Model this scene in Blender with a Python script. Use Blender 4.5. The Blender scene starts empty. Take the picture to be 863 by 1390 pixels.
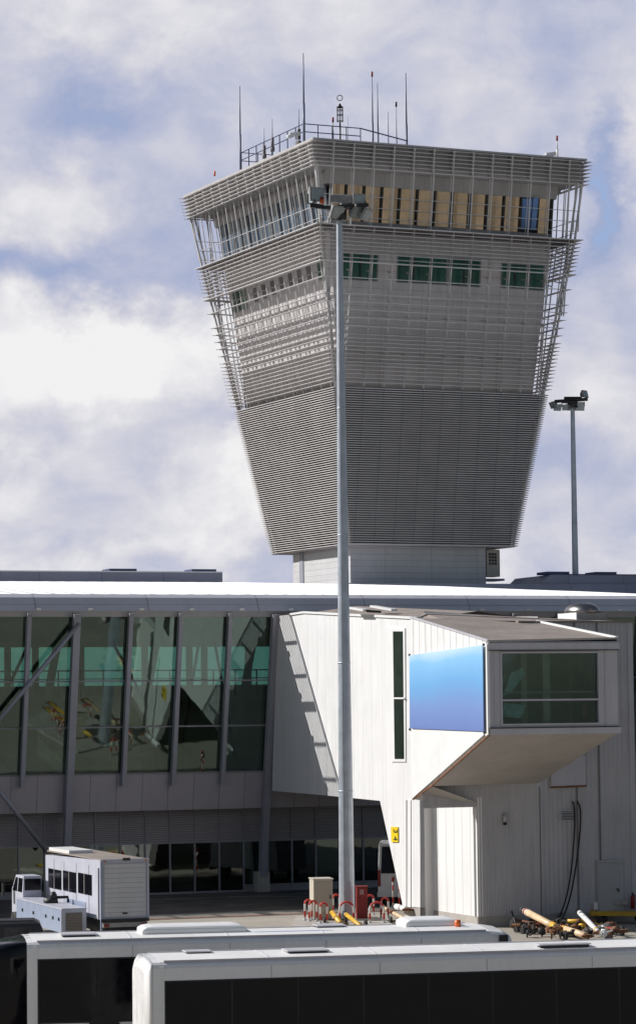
import bpy, math, random
from mathutils import Vector as V, Matrix
random.seed(7)
C = bpy.context.scene
R = math.radians

# ------------------------------------------------------------------ camera
H = 9.3
FPX = 3882.3
PITCH, ROLL = R(3.8704), R(-.6176)
fw = V((0, math.cos(PITCH), math.sin(PITCH)))
up0 = V((0, -math.sin(PITCH), math.cos(PITCH)))
rt0 = V((1, 0, 0))
rt = rt0 * math.cos(ROLL) + up0 * math.sin(ROLL)
up = up0 * math.cos(ROLL) - rt0 * math.sin(ROLL)
cam = bpy.data.objects.new('camera', bpy.data.cameras.new('camera'))
C.collection.objects.link(cam)
m = Matrix((rt, up, -fw)).transposed().to_4x4()
m.translation = V((0, 0, H))
cam.matrix_world = m
cam.data.sensor_fit = 'VERTICAL'
cam.data.sensor_height = 24
cam.data.lens = 24 * FPX / 1390
cam.data.clip_start = .5
cam.data.clip_end = 20000
C.camera = cam

# ------------------------------------------------------------------ world, sun, exposure
SUN_U = V((-.97, .24, 0)).normalized()      # towards the sun, horizontally
SUN_E = R(34)
sun = bpy.data.objects.new('sun', bpy.data.lights.new('sun', 'SUN'))
C.collection.objects.link(sun)
sun.data.energy = 4.9
sun.data.angle = R(.5)
sun.data.color = (1, .975, .945)
sd = SUN_U * math.cos(SUN_E) + V((0, 0, math.sin(SUN_E)))
sun.rotation_euler = sd.to_track_quat('Z', 'Y').to_euler()
w = bpy.data.worlds.new('World')
C.world = w
w.use_nodes = True
nt = w.node_tree
nt.nodes.clear()


def N(t, kind, **kw):
    n = t.nodes.new(kind)
    for k, v in kw.items():
        if k in ('inputs',):
            for a, b in v.items():
                n.inputs[a].default_value = b
        else:
            setattr(n, k, v)
    return n


def math_node(t, op, a, b=None, clamp=False):
    n = t.nodes.new('ShaderNodeMath')
    n.operation = op
    n.use_clamp = clamp
    for i, x in enumerate((a, b)):
        if x is None:
            continue
        if isinstance(x, (int, float)):
            n.inputs[i].default_value = x
        else:
            t.links.new(x, n.inputs[i])
    return n.outputs[0]


def mixc(t, f, a, b):
    n = t.nodes.new('ShaderNodeMix')
    n.data_type = 'RGBA'
    for s, x in ((0, f), (6, a), (7, b)):
        if isinstance(x, (int, float)):
            n.inputs[s].default_value = x
        elif isinstance(x, (tuple, list)):
            n.inputs[s].default_value = (*x, 1) if len(x) == 3 else x
        else:
            t.links.new(x, n.inputs[s])
    return n.outputs[2]


SKY = .05
out = N(nt, 'ShaderNodeOutputWorld')
bg = N(nt, 'ShaderNodeBackground', inputs={'Strength': SKY})
sky = N(nt, 'ShaderNodeTexSky', sky_type='NISHITA', sun_disc=False, sun_elevation=SUN_E,
        sun_rotation=math.atan2(SUN_U.x, SUN_U.y))
tc = N(nt, 'ShaderNodeTexCoord')
mp = N(nt, 'ShaderNodeMapping', inputs={'Scale': (1, 1, 1.35), 'Location': (.37, 0, .21)})
nt.links.new(tc.outputs['Generated'], mp.inputs['Vector'])


def noise(t, vec, scale, detail=6, rough=.55, dist=0):
    n = N(t, 'ShaderNodeTexNoise', inputs={'Scale': scale, 'Detail': detail, 'Roughness': rough, 'Distortion': dist})
    t.links.new(vec, n.inputs['Vector'])
    return n.outputs['Fac']


def ramp(t, fac, stops, interp='EASE'):
    n = N(t, 'ShaderNodeValToRGB')
    n.color_ramp.interpolation = interp
    while len(n.color_ramp.elements) < len(stops):
        n.color_ramp.elements.new(.5)
    for e_, (p, c) in zip(n.color_ramp.elements, stops):
        e_.position = p
        e_.color = (*c, 1) if isinstance(c, tuple) else (c, c, c, 1)
    t.links.new(fac, n.inputs[0])
    return n.outputs[0]


def sky_dir(x, y):
    d = fw * FPX + rt * (x - 431.5) + up * (695 - y)
    return d.normalized()


def blob(x, y, rx, ry, wob):
    """soft patch of cloud or clear sky round one direction of the dome"""
    c = sky_dir(x, y)
    s = N(nt, 'ShaderNodeVectorMath', operation='SUBTRACT')
    nt.links.new(wob, s.inputs[0])
    s.inputs[1].default_value = c
    k = N(nt, 'ShaderNodeVectorMath', operation='MULTIPLY')
    nt.links.new(s.outputs[0], k.inputs[0])
    k.inputs[1].default_value = (FPX / rx, 2, FPX / ry)
    ln = N(nt, 'ShaderNodeVectorMath', operation='LENGTH')
    nt.links.new(k.outputs[0], ln.inputs[0])
    q = math_node(nt, 'POWER', ln.outputs['Value'], 2)
    return math_node(nt, 'EXPONENT', math_node(nt, 'MULTIPLY', q, -1))


# wobbled direction so that the patches get ragged outlines
nz = N(nt, 'ShaderNodeTexNoise', inputs={'Scale': 22, 'Detail': 5, 'Roughness': .6})
nt.links.new(mp.outputs[0], nz.inputs['Vector'])
wsub = N(nt, 'ShaderNodeVectorMath', operation='SUBTRACT')
nt.links.new(nz.outputs['Color'], wsub.inputs[0])
wsub.inputs[1].default_value = (.5, .5, .5)
wsc = N(nt, 'ShaderNodeVectorMath', operation='SCALE')
nt.links.new(wsub.outputs[0], wsc.inputs[0])
wsc.inputs['Scale'].default_value = .075
wad = N(nt, 'ShaderNodeVectorMath', operation='ADD')
nt.links.new(tc.outputs['Generated'], wad.inputs[0])
nt.links.new(wsc.outputs[0], wad.inputs[1])
wob = wad.outputs[0]

base = noise(nt, mp.outputs[0], 15, 7, .55)
fine = noise(nt, mp.outputs[0], 30, 9, .62, .4)
tone = math_node(nt, 'ADD', math_node(nt, 'MULTIPLY', math_node(nt, 'SUBTRACT', base, .5), .55), math_node(nt, 'ADD', math_node(nt, 'MULTIPLY', fine, .46), .29))
for (x, y, rx, ry, amt) in (
        (150, 470, 190, 60, .22), (60, 520, 190, 70, .18), (330, 660, 110, 130, .22), (40, 690, 140, 60, .12), (120, 765, 220, 30, .1),
        (90, 265, 130, 60, .13), (60, 30, 170, 60, .12), (560, 60, 300, 90, .03), (820, 480, 90, 110, .12), (700, 760, 140, 60, .10),
        (160, 160, 120, 60, -.16), (260, 300, 110, 60, -.14), (120, 370, 240, 45, -.24), (20, 600, 120, 30, -.05), (240, 560, 90, 60, -.06),
        (390, 770, 60, 50, -.22), (80, 735, 260, 25, -.05), (700, 130, 120, 70, -.06), (830, 330, 60, 40, -.10), (820, 240, 26, 70, -.26), (300, 580, 24, 16, -.16), (790, 620, 120, 60, -.08)):
    b_ = blob(x, y, rx, ry, wob)
    tone = math_node(nt, 'ADD', tone, math_node(nt, 'MULTIPLY', b_, amt))
cc = ramp(nt, tone, [(.12, (.26, .44, .74)), (.30, (.33, .39, .58)), (.46, (.47, .495, .63)), (.60, (.62, .62, .69)), (.80, (.84, .835, .84))], 'LINEAR')
k = 1 / SKY
cs = N(nt, 'ShaderNodeVectorMath', operation='SCALE')
nt.links.new(cc, cs.inputs[0])
cs.inputs['Scale'].default_value = k
# the bank of cloud stands over the northern horizon only; the rest of the sky is clear
sp = N(nt, 'ShaderNodeSeparateXYZ')
nt.links.new(tc.outputs['Generated'], sp.inputs[0])
mr = N(nt, 'ShaderNodeMapRange', interpolation_type='SMOOTHSTEP', inputs={'From Min': .80, 'From Max': .95})
nt.links.new(sp.outputs['Y'], mr.inputs['Value'])
mr2 = N(nt, 'ShaderNodeMapRange', interpolation_type='SMOOTHSTEP', inputs={'From Min': .50, 'From Max': .62})
nt.links.new(base, mr2.inputs['Value'])
mask = math_node(nt, 'MAXIMUM', mr.outputs[0], math_node(nt, 'MULTIPLY', mr2.outputs[0], .26))
nt.links.new(mixc(nt, mask, sky.outputs[0], cs.outputs[0]), bg.inputs['Color'])
nt.links.new(bg.outputs[0], out.inputs[0])
C.view_settings.view_transform = 'Standard'
C.view_settings.look = 'None'
C.view_settings.exposure = .08
C.view_settings.gamma = 1

# ------------------------------------------------------------------ materials


def mat(name, col, rough=.6, metal=0, var=.08, vscale=.6, bump=0, bscale=30, dirt=0, lines=(), spec=.5, fleck=None):
    """principled surface; lines = [(axis, period, width, darkness, bump)] panel joints along a direction"""
    mt = bpy.data.materials.new(name)
    mt.use_nodes = True
    t = mt.node_tree
    b = t.nodes['Principled BSDF']
    b.inputs['Roughness'].default_value = rough
    b.inputs['Metallic'].default_value = metal
    b.inputs['Specular IOR Level'].default_value = spec
    g = N(t, 'ShaderNodeNewGeometry')
    pos = g.outputs['Position']
    n1 = noise(t, pos, vscale, 5, .6)
    lo = tuple(max(0, c * (1 - var * 1.6)) for c in col)
    hi = tuple(min(1, c * (1 + var)) for c in col)
    c = ramp(t, n1, [(.3, lo), (.7, hi)], 'LINEAR')
    if dirt:
        mpn = N(t, 'ShaderNodeMapping', inputs={'Scale': (2.2, 2.2, .22)})
        t.links.new(pos, mpn.inputs[0])
        n2 = noise(t, mpn.outputs[0], 1.6, 7, .65)
        f = ramp(t, n2, [(.48, 0.0), (.78, 1.0)], 'LINEAR')
        c = mixc(t, math_node(t, 'MULTIPLY', f, dirt), c, tuple(x * .45 for x in col))
    hgt = None
    for (ax, per, wd, dk, bp) in lines:
        dt = N(t, 'ShaderNodeVectorMath', operation='DOT_PRODUCT')
        t.links.new(pos, dt.inputs[0])
        dt.inputs[1].default_value = tuple(ax)
        fr = math_node(t, 'FRACT', math_node(t, 'DIVIDE', dt.outputs['Value'], per))
        ln = math_node(t, 'LESS_THAN', fr, wd / per)
        # neighbouring sheets differ a little in tone
        fl = math_node(t, 'FLOOR', math_node(t, 'DIVIDE', dt.outputs['Value'], per))
        wn = N(t, 'ShaderNodeTexWhiteNoise', noise_dimensions='1D')
        t.links.new(fl, wn.inputs['W'])
        c = mixc(t, math_node(t, 'MULTIPLY', wn.outputs['Value'], .10), c, tuple(x * .55 for x in col))
        c = mixc(t, math_node(t, 'MULTIPLY', ln, dk), c, tuple(x * .25 for x in col))
        h_ = math_node(t, 'MULTIPLY', ln, -bp)
        hgt = h_ if hgt is None else math_node(t, 'ADD', hgt, h_)
    if fleck:
        n3 = noise(t, pos, fleck[0], 3, .7)
        c = mixc(t, math_node(t, 'MULTIPLY', ramp(t, n3, [(.45, 0.0), (.6, 1.0)], 'LINEAR'), fleck[2]), c, fleck[1])
    t.links.new(c, b.inputs['Base Color'])
    if bump:
        n4 = math_node(t, 'MULTIPLY', noise(t, pos, bscale, 4, .6), bump)
        hgt = n4 if hgt is None else math_node(t, 'ADD', hgt, n4)
    if hgt is not None:
        bn = N(t, 'ShaderNodeBump', inputs={'Strength': .6, 'Distance': .03})
        t.links.new(hgt, bn.inputs['Height'])
        t.links.new(bn.outputs[0], b.inputs['Normal'])
    r_ = ramp(t, noise(t, pos, vscale * 3, 4, .6), [(.3, max(.02, rough - .08)), (.7, min(1, rough + .1))], 'LINEAR')
    t.links.new(r_, b.inputs['Roughness'])
    return mt


def glass(name, tint, refl, rough=.02, fac=.3, wave=.15):
    """tinted pane: part reflects, part lets the tinted view through"""
    mt = bpy.data.materials.new(name)
    mt.use_nodes = True
    t = mt.node_tree
    t.nodes.remove(t.nodes['Principled BSDF'])
    o = t.nodes['Material Output']
    tr = N(t, 'ShaderNodeBsdfTransparent', inputs={'Color': (*tint, 1)})
    gl = N(t, 'ShaderNodeBsdfGlossy', inputs={'Color': (*refl, 1), 'Roughness': rough})
    lw = N(t, 'ShaderNodeLayerWeight', inputs={'Blend': .35})
    f = math_node(t, 'ADD', math_node(t, 'MULTIPLY', lw.outputs['Fresnel'], 1 - fac), fac, True)
    g = N(t, 'ShaderNodeNewGeometry')
    nn = noise(t, g.outputs['Position'], .9, 2, .5)
    bn = N(t, 'ShaderNodeBump', inputs={'Strength': wave, 'Distance': .03})
    t.links.new(nn, bn.inputs['Height'])
    t.links.new(bn.outputs[0], gl.inputs['Normal'])
    mx = N(t, 'ShaderNodeMixShader')
    t.links.new(f, mx.inputs[0])
    t.links.new(tr.outputs[0], mx.inputs[1])
    t.links.new(gl.outputs[0], mx.inputs[2])
    t.links.new(mx.outputs[0], o.inputs[0])
    return mt


aT, aF = R(24.397), R(19.863)
eT, lT = V((math.cos(aT), math.sin(aT), 0)), V((-math.sin(aT), math.cos(aT), 0))
eF, nF = V((math.cos(aF), math.sin(aF), 0)), V((math.sin(aF), -math.cos(aF), 0))
Z = V((0, 0, 1))
M = dict(
    louvre=mat("louvre_metal", (.66, .63, .62), .42, .3, .06, .4),
    post=mat('post_metal', (.52, .51, .51), .45, .2, .05),
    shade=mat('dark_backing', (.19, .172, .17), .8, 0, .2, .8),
    tpanel=mat('tower_panel', (.57, .54, .54), .5, .1, .05, .5, dirt=.25, lines=[((0, 0, 1), .62, .03, .5, .4), (eT, 3.03, .03, .5, .3)]),
    tshaft=mat('tower_shaft_panel', (.60, .595, .60), .5, .1, .05, .5, dirt=.15, lines=[((0, 0, 1), .42, .025, .5, .4), (eT, 3.6, .03, .5, .3)]),
    cladding=mat('cab_cladding', (.36, .345, .34), .5, .2, .06, .5, lines=[(eT, 1.51, .03, .4, .2)]),
    goldglass=mat('gold_reflection_glass', (.55, .44, .32), .22, 1, .10, .35, lines=[((0, 0, 1), .9, .03, .1, 0)]),  # warm reflection of sunlit ground put into the glass colour
    black=mat('black_metal', (.018, .018, .02), .5, 0, .1),
    rail=mat('blue_rail_paint', (.05, .07, .16), .5, 0, .1),
    antenna=mat('antenna_fibreglass', (.16, .19, .26), .5, 0, .1),
    red=mat('red_paint', (.27, .022, .022), .5, 0, .15, 2),
    orange=mat('orange_lens', (.75, .14, .02), .3, 0, .1, 2),
    white=mat('white_paint', (.78, .78, .77), .42, 0, .03, .8, dirt=.06),
    whitewall=mat('white_cladding', (.79, .785, .78), .5, 0, .03, .3, dirt=.24, lines=[((-.334, .942, 0), .31, .02, .10, .25), ((-.334, .942, 0), 1.24, .03, .32, .3)]),
    whitewall2=mat('white_cladding_narrow', (.80, .79, .775), .5, 0, .03, .3, dirt=.22, lines=[((-.29, .957, 0), .8, .05, .4, .4)]),
    sidewall=mat('stained_white_planks', (.80, .79, .775), .5, 0, .04, .8, dirt=.45, lines=[((-.30, .954, 0), .74, .05, .85, .5)]),
    gwall=mat('grey_corrugated_sheet', (.47, .455, .475), .5, .1, .06, .4, dirt=.35),
    gwall2=mat('grey_flat_sheet', (.49, .48, .50), .5, .1, .05, .4, dirt=.3),
    boxgrey=mat('pale_grey_trim', (.52, .505, .54), .5, .1, .04, .6, dirt=.25),
    soffit=mat('beige_soffit', (.42, .39, .37), .7, 0, .07, .5, dirt=.2),
    roofbrown=mat('bitumen_roof', (.30, .255, .225), .85, 0, .14, .5, bump=.4, dirt=.3, fleck=(3, (.19, .155, .135), .35)),
    roofwhite=mat('white_roof_sheet', (.80, .80, .80), .4, 0, .04, .3, dirt=.06),
    fascia=mat('grey_fascia', (.58, .58, .63), .5, 0, .05, .3, dirt=.15, lines=[(eF, 5.6, .05, .6, .3)]),
    fascia2=mat('beam_grey', (.50, .49, .51), .55, 0, .06, .4, dirt=.2),
    column=mat('column_steel', (.33, .335, .39), .5, .25, .05, .5, dirt=.15),
    band=mat('grey_wall_panel', (.43, .40, .43), .5, .1, .05, .25, dirt=.15, lines=[(eF, 1.33, .03, .7, .3)]),
    louvrepanel=mat('louvred_wall_panel', (.33, .305, .32), .6, .1, .06, .4, lines=[((0, 0, 1), .09, .035, .6, .6)]),
    frame=mat('window_frame_metal', (.26, .26, .285), .45, .3, .05),
    penthouse=mat('slate_blue_panel', (.25, .26, .34), .5, .2, .06, .3, lines=[(eF, 4.2, .05, .5, .2)]),
    dark=mat('dark_interior', (.05, .052, .05), .8, 0, .2),
    intwall=mat('interior_wall', (.42, .43, .37), .8, 0, .1),
    floor=mat('interior_floor', (.32, .32, .28), .35, 0, .1),
    mast=mat('galvanised_mast', (.46, .50, .56), .42, .45, .10, 1.6, dirt=.15, bump=.15, bscale=12),
    lamp=mat('lamp_housing', (.30, .30, .30), .5, .3, .15, 4),
    lampglass=mat('lamp_glass', (.30, .34, .34), .1, 0, .1, 4),
    cabinet=mat('cabinet_paint', (.55, .50, .42), .5, 0, .05, 1, dirt=.12),
    redwhite=None,
    yellow=mat('yellow_paint', (.72, .42, .03), .45, 0, .14, 2, dirt=.25),
    cream=mat('cream_tube_paint', (.72, .52, .32), .5, 0, .15, 2, dirt=.3),
    rust=mat('rusty_steel', (.20, .09, .045), .8, .1, .3, 3, bump=.3),
    rubber=mat('rubber', (.02, .02, .02), .7, 0, .1),
    buswhite=mat('bus_white_paint', (.80, .795, .79), .25, 0, .03, .6, dirt=.10),
    busroof=mat('bus_roof_paint', (.84, .83, .81), .4, 0, .05, .7, dirt=.12),
    busglass=mat('black_bus_glass', (.006, .006, .009), .12, 0, .1, 1, spec=.22),
    truck=mat('truck_shaded_white', (.50, .51, .58), .4, 0, .04, .8, dirt=.15),  # white truck, the cool shade on its side put into the colour
    truckblue=mat('truck_blue_shade', (.30, .35, .46), .4, 0, .05, .8, dirt=.15),  # bluish shade of the engine deck's side put into the colour
    slats=mat('roller_door', (.62, .61, .62), .45, .1, .04, .8, dirt=.1, lines=[((0, 0, 1), .19, .02, .35, .5)]),
    bluepaintshadow=mat('blue_marking_and_shade', (.10, .26, .55), .5, 0, .15, 2),
    grille=mat('radiator_grille', (.30, .255, .225), .6, .2, .1, 2, lines=[((0, 0, 1), .06, .025, .6, .5), (eF, .08, .02, .4, .4)]),
    concrete=mat('concrete_plinth', (.42, .39, .35), .85, 0, .12, .8, bump=.5, dirt=.3),
    signyellow=mat('sign_yellow', (.80, .58, .01), .45, 0, .03, 3),
    glassgreen=glass('green_tinted_glass', (.56, .68, .62), (.50, .60, .57), fac=.11, wave=.05),
    glassdark=glass('dark_tinted_glass', (.66, .76, .72), (.50, .56, .53), fac=.14, wave=.06),
    glassblue=mat('blue_grey_glass', (.09, .13, .19), .08, 0, .15, .5, spec=.8),
    glassteal=mat('green_window_glass', (.015, .10, .075), .08, 0, .25, .6, spec=.6, lines=[(eT, .35, .05, .3, 0)]),
    glassblack=glass('near_black_glass', (.10, .12, .11), (.5, .55, .53), fac=.14),
    glassclear=glass('far_window_glass', (.55, .80, .71), (.3, .4, .36), fac=.04),
    skyblueglass=mat('pane_sky_reflection', (.13, .27, .55), .1, 0, .1),
    glasscab=glass('cabin_window_glass', (.80, .89, .87), (.42, .52, .54), fac=.10, wave=.08),
    dome=glass('dome_acrylic', (.42, .37, .35), (.7, .68, .66), rough=.3, fac=.35),
)


def banner_mat():
    mt = bpy.data.materials.new('printed_blue_canvas')
    mt.use_nodes = True
    t = mt.node_tree
    b = t.nodes['Principled BSDF']
    b.inputs['Roughness'].default_value = .55
    tcn = N(t, 'ShaderNodeTexCoord')
    s = N(t, 'ShaderNodeSeparateXYZ')
    t.links.new(tcn.outputs['Generated'], s.inputs[0])
    n1 = noise(t, tcn.outputs['Generated'], 1.6, 2, .5)
    z = math_node(t, 'ADD', s.outputs['Z'], math_node(t, 'MULTIPLY', math_node(t, 'SUBTRACT', n1, .5), .22))
    c = ramp(t, z, [(0, (.13, .19, .44)), (.30, (.16, .26, .53)), (.58, (.14, .36, .66)), (.84, (.22, .48, .76)), (1.0, (.55, .70, .80))], 'LINEAR')
    x = math_node(t, 'SUBTRACT', 1, s.outputs['Y'])
    c = mixc(t, math_node(t, 'MULTIPLY', ramp(t, math_node(t, 'ADD', s.outputs['Y'], n1), [(1.0, 0.0), (1.5, 1.0)], 'EASE'), .25), c, (.36, .36, .62))
    t.links.new(c, b.inputs['Base Color'])
    return mt


def stripe_mat():
    mt = bpy.data.materials.new('red_white_band_paint')
    mt.use_nodes = True
    t = mt.node_tree
    b = t.nodes['Principled BSDF']
    b.inputs['Roughness'].default_value = .5
    g = N(t, 'ShaderNodeNewGeometry')
    s = N(t, 'ShaderNodeSeparateXYZ')
    t.links.new(g.outputs['Position'], s.inputs[0])
    f = math_node(t, 'FRACT', math_node(t, 'ADD', math_node(t, 'DIVIDE', s.outputs['Z'], .56), .5))
    t.links.new(mixc(t, math_node(t, 'LESS_THAN', f, .46), (.74, .72, .68), (.55, .04, .03)), b.inputs['Base Color'])
    return mt


M['banner'] = banner_mat()
M['redwhite'] = stripe_mat()

# ------------------------------------------------------------------ mesh builder


class Fr:
    def __init__(s, o, ex, ey, ez=Z):
        s.o, s.x, s.y, s.z = V(o), V(ex), V(ey), V(ez)

    def p(s, a, b, c):
        return s.o + s.x * a + s.y * b + s.z * c


WORLD = Fr((0, 0, 0), (1, 0, 0), (0, 1, 0))


class MB:
    def __init__(s):
        s.v, s.f, s.sm = [], [], []

    def poly(s, pts, smooth=False):
        i = len(s.v)
        s.v += [tuple(p) for p in pts]
        s.f.append(tuple(range(i, i + len(pts))))
        s.sm.append(smooth)
        return s

    def hexa(s, P):
        """P: 4 bottom then 4 top points"""
        for q in ((3, 2, 1, 0), (4, 5, 6, 7), (0, 1, 5, 4), (1, 2, 6, 5), (2, 3, 7, 6), (3, 0, 4, 7)):
            s.poly([P[k_] for k_ in q])
        return s

    def box(s, F, a0, a1, b0, b1, c0, c1):
        return s.hexa([F.p(a0, b0, c0), F.p(a1, b0, c0), F.p(a1, b1, c0), F.p(a0, b1, c0),
                       F.p(a0, b0, c1), F.p(a1, b0, c1), F.p(a1, b1, c1), F.p(a0, b1, c1)])

    def prism(s, pts, vec):
        vec = V(vec)
        a = [V(p) for p in pts]
        b = [p + vec for p in a]
        s.poly(a[::-1])
        s.poly(b)
        n = len(a)
        for i in range(n):
            s.poly([a[i], a[(i + 1) % n], b[(i + 1) % n], b[i]])
        return s

    def bar(s, p0, p1, w_, d_, side=None):
        """rectangular bar between two points"""
        p0, p1 = V(p0), V(p1)
        t = (p1 - p0).normalized()
        sd_ = V(side) if side is not None else (Z if abs(t.z) < .9 else V((1, 0, 0)))
        u = t.cross(sd_).normalized()
        v_ = u.cross(t).normalized()
        P = []
        for p in (p0, p1):
            for a, b in ((-1, -1), (1, -1), (1, 1), (-1, 1)):
                P.append(p + u * (a * w_ / 2) + v_ * (b * d_ / 2))
        return s.hexa(P)

    def tube(s, pts, r, n=10, r1=None, cap=True):
        pts = [V(p) for p in pts]
        L = len(pts)
        rings = []
        u = None
        for i, p in enumerate(pts):
            t = (pts[min(i + 1, L - 1)] - pts[max(i - 1, 0)]).normalized()
            if u is None:
                u = t.orthogonal().normalized()
            u = (u - t * u.dot(t)).normalized()
            v_ = t.cross(u)
            rr = r if r1 is None else r + (r1 - r) * i / (L - 1)
            base_i = len(s.v)
            for k_ in range(n):
                an = 2 * math.pi * k_ / n
                s.v.append(tuple(p + u * (math.cos(an) * rr) + v_ * (math.sin(an) * rr)))
            rings.append(base_i)
        for i in range(L - 1):
            a, b = rings[i], rings[i + 1]
            for k_ in range(n):
                j = (k_ + 1) % n
                s.f.append((a + k_, a + j, b + j, b + k_))
                s.sm.append(n > 6)
        if cap:
            s.f.append(tuple(rings[0] + k_ for k_ in range(n))[::-1])
            s.sm.append(False)
            s.f.append(tuple(rings[-1] + k_ for k_ in range(n)))
            s.sm.append(False)
        return s

    def loft(s, rings, smooth=False, caps=True):
        n = len(rings[0])
        st = []
        for r_ in rings:
            st.append(len(s.v))
            s.v += [tuple(p) for p in r_]
        for a, b in zip(st, st[1:]):
            for k_ in range(n):
                j = (k_ + 1) % n
                s.f.append((a + k_, a + j, b + j, b + k_))
                s.sm.append(smooth)
        if caps:
            s.f.append(tuple(st[0] + k_ for k_ in range(n))[::-1])
            s.sm.append(False)
            s.f.append(tuple(st[-1] + k_ for k_ in range(n)))
            s.sm.append(False)
        return s

    def ball(s, c, r, n=10, squash=(1, 1, 1)):
        c = V(c)
        rings = []
        for i in range(n // 2 + 1):
            th = math.pi * i / (n // 2)
            rr = max(1e-3, math.sin(th))
            rings.append([c + V((math.cos(2 * math.pi * k_ / n) * rr * r * squash[0], math.sin(2 * math.pi * k_ / n) * rr * r * squash[1],
                                 -math.cos(th) * r * squash[2])) for k_ in range(n)])
        return s.loft(rings, True)

    def build(s, name, material, parent=None, label=None, bevel=0, **props):
        me = bpy.data.meshes.new(name)
        o_ = V((0, 0, 0))
        if parent is not None:
            o_ = world_of(parent)
        me.from_pydata([tuple(V(v_) - o_) for v_ in s.v], [], s.f)
        me.materials.append(material)
        for p_, sm in zip(me.polygons, s.sm):
            p_.use_smooth = sm
        me.update()
        o = bpy.data.objects.new(name, me)
        C.collection.objects.link(o)
        if parent is not None:
            o.parent = parent
        if label:
            o['label'] = label
        for k_, v_ in props.items():
            o[k_] = v_
        import bmesh
        bm = bmesh.new()
        bm.from_mesh(me)
        bmesh.ops.recalc_face_normals(bm, faces=bm.faces)
        bm.to_mesh(me)
        bm.free()
        if bevel:
            b = o.modifiers.new('bevel', 'BEVEL')
            b.width = bevel
            b.segments = 2
            b.limit_method = 'ANGLE'
            b.angle_limit = R(40)
        return o


def world_of(o):
    v_ = V((0, 0, 0))
    while o is not None:
        v_ += o.location
        o = o.parent
    return v_


def thing(name, label, cat, loc, group=None):
    o = bpy.data.objects.new(name, None)
    C.collection.objects.link(o)
    o.location = V(loc)
    o['label'] = label
    o['category'] = cat
    if group:
        o['group'] = group
    return o


def copy_thing(root, loc, label):
    r = root.copy()
    C.collection.objects.link(r)
    r.location = V(loc)
    r['label'] = label
    for ch in list(root.children):
        c = ch.copy()
        C.collection.objects.link(c)
        c.parent = r
        for g in ch.children:
            d = g.copy()
            C.collection.objects.link(d)
            d.parent = c
    return r


# a line of sight met with a plane, a height or a distance: where measured points of the place lie
EYE = V((0, 0, H))


def ray(x, y):
    return fw * FPX + rt * (x - 431.5) + up * (695 - y)


def atd(x, y, d):
    r = ray(x, y)
    return EYE + r * (d / r.y)


def ground(x, y, z=0):
    r = ray(x, y)
    return EYE + r * ((z - H) / r.z)


def hit(x, y, P, n):
    r = ray(x, y)
    return EYE + r * ((V(P) - EYE).dot(n) / r.dot(n))


def flat(p, z=0):
    return V((p[0], p[1], z))


# ------------------------------------------------------------------ ground
gm = mat('apron_asphalt', (.082, .074, .068), .9, 0, .18, .25, bump=.5, bscale=14, fleck=(.5, (.13, .115, .10), .6))
cm = mat('apron_concrete', (.38, .345, .29), .9, 0, .10, .3, bump=.4, bscale=10, dirt=0, fleck=(.7, (.30, .27, .23), .5), lines=[(eF, 6, .04, .5, .3), (nF, 6, .04, .5, .3)])
MB().poly([(-4000, -500, 0), (4000, -500, 0), (4000, 9000, 0), (-4000, 9000, 0)]).build('ground', gm, kind='structure')
FF = Fr((-3.3014, 144.894, 0), eF, nF)       # terminal facade: a along, b outwards, c up
MB().poly([FF.p(-400, 13.2, .004), FF.p(400, 13.2, .004), FF.p(400, 420, .004), FF.p(-400, 420, .004)]).build('apron', cm, kind='structure')
wl = mat('road_marking_white', (.62, .60, .57), .8, 0, .15, 2)
yl = mat('road_marking_red', (.45, .16, .10), .8, 0, .15, 2)
mk = MB()
for (a0, b0, a1, b1, w_) in ((-12, 3.4, -3, 3.4, .12), (-3, 3.4, 1.5, 5.0, .12), (-13, 5.3, -6.5, 5.3, .1), (1.5, 5.0, 9, 5.0, .1), (-1, 6.4, 4, 6.4, .1),
                             (-3.2, 3.5, 1.8, 2.9, .1)):
    d = V((a1 - a0, b1 - b0, 0)).normalized()
    q = V((-d.y, d.x, 0)) * w_ / 2
    mk.poly([FF.p(a0 - q.x, b0 - q.y, .010), FF.p(a1 - q.x, b1 - q.y, .010), FF.p(a1 + q.x, b1 + q.y, .010), FF.p(a0 + q.x, b0 + q.y, .010)])
mk.build('road_marking', wl, kind='structure')
MB().poly([FF.p(-20, 15.6, .012), FF.p(12, 15.6, .012), FF.p(12, 15.9, .012), FF.p(-20, 15.9, .012)]).build('road_marking', yl, kind='structure')
MB().poly([FF.p(-20, 14.2, .012), FF.p(12, 14.2, .012), FF.p(12, 14.35, .012), FF.p(-20, 14.35, .012)]).build('road_marking', wl, kind='structure')

# ------------------------------------------------------------------ control tower
LV = [(47.385, (-.082, 190.0), 21.148, 23.528), (41.79, (.308, 191.224), 19.875, 21.404), (20.354, (2.113, 196.351), 12.914, 13.284)]


def ring(z, i=0.):
    """near corner and the two widths of the tower's outline at height z, inset by i"""
    for (z1, n1, r1, l1), (z0, n0, r0, l0) in zip(LV, LV[1:]):
        if z >= z0 or z0 == LV[-1][0]:
            t = (z - z0) / (z1 - z0)
            break
    nn = V((n0[0] + (n1[0] - n0[0]) * t, n0[1] + (n1[1] - n0[1]) * t, z)) + eT * i + lT * i
    return nn, r0 + (r1 - r0) * t - 2 * i, l0 + (l1 - l0) * t - 2 * i


def corners(z, i=0.):
    n_, wr, wl_ = ring(z, i)
    return [n_, n_ + eT * wr, n_ + eT * wr + lT * wl_, n_ + lT * wl_]


def inset(z):
    if z >= 41.8:
        return 1.35
    return .7 + (1.35 - .7) * max(0, (z - 31.04)) / (41.8 - 31.04)


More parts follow.
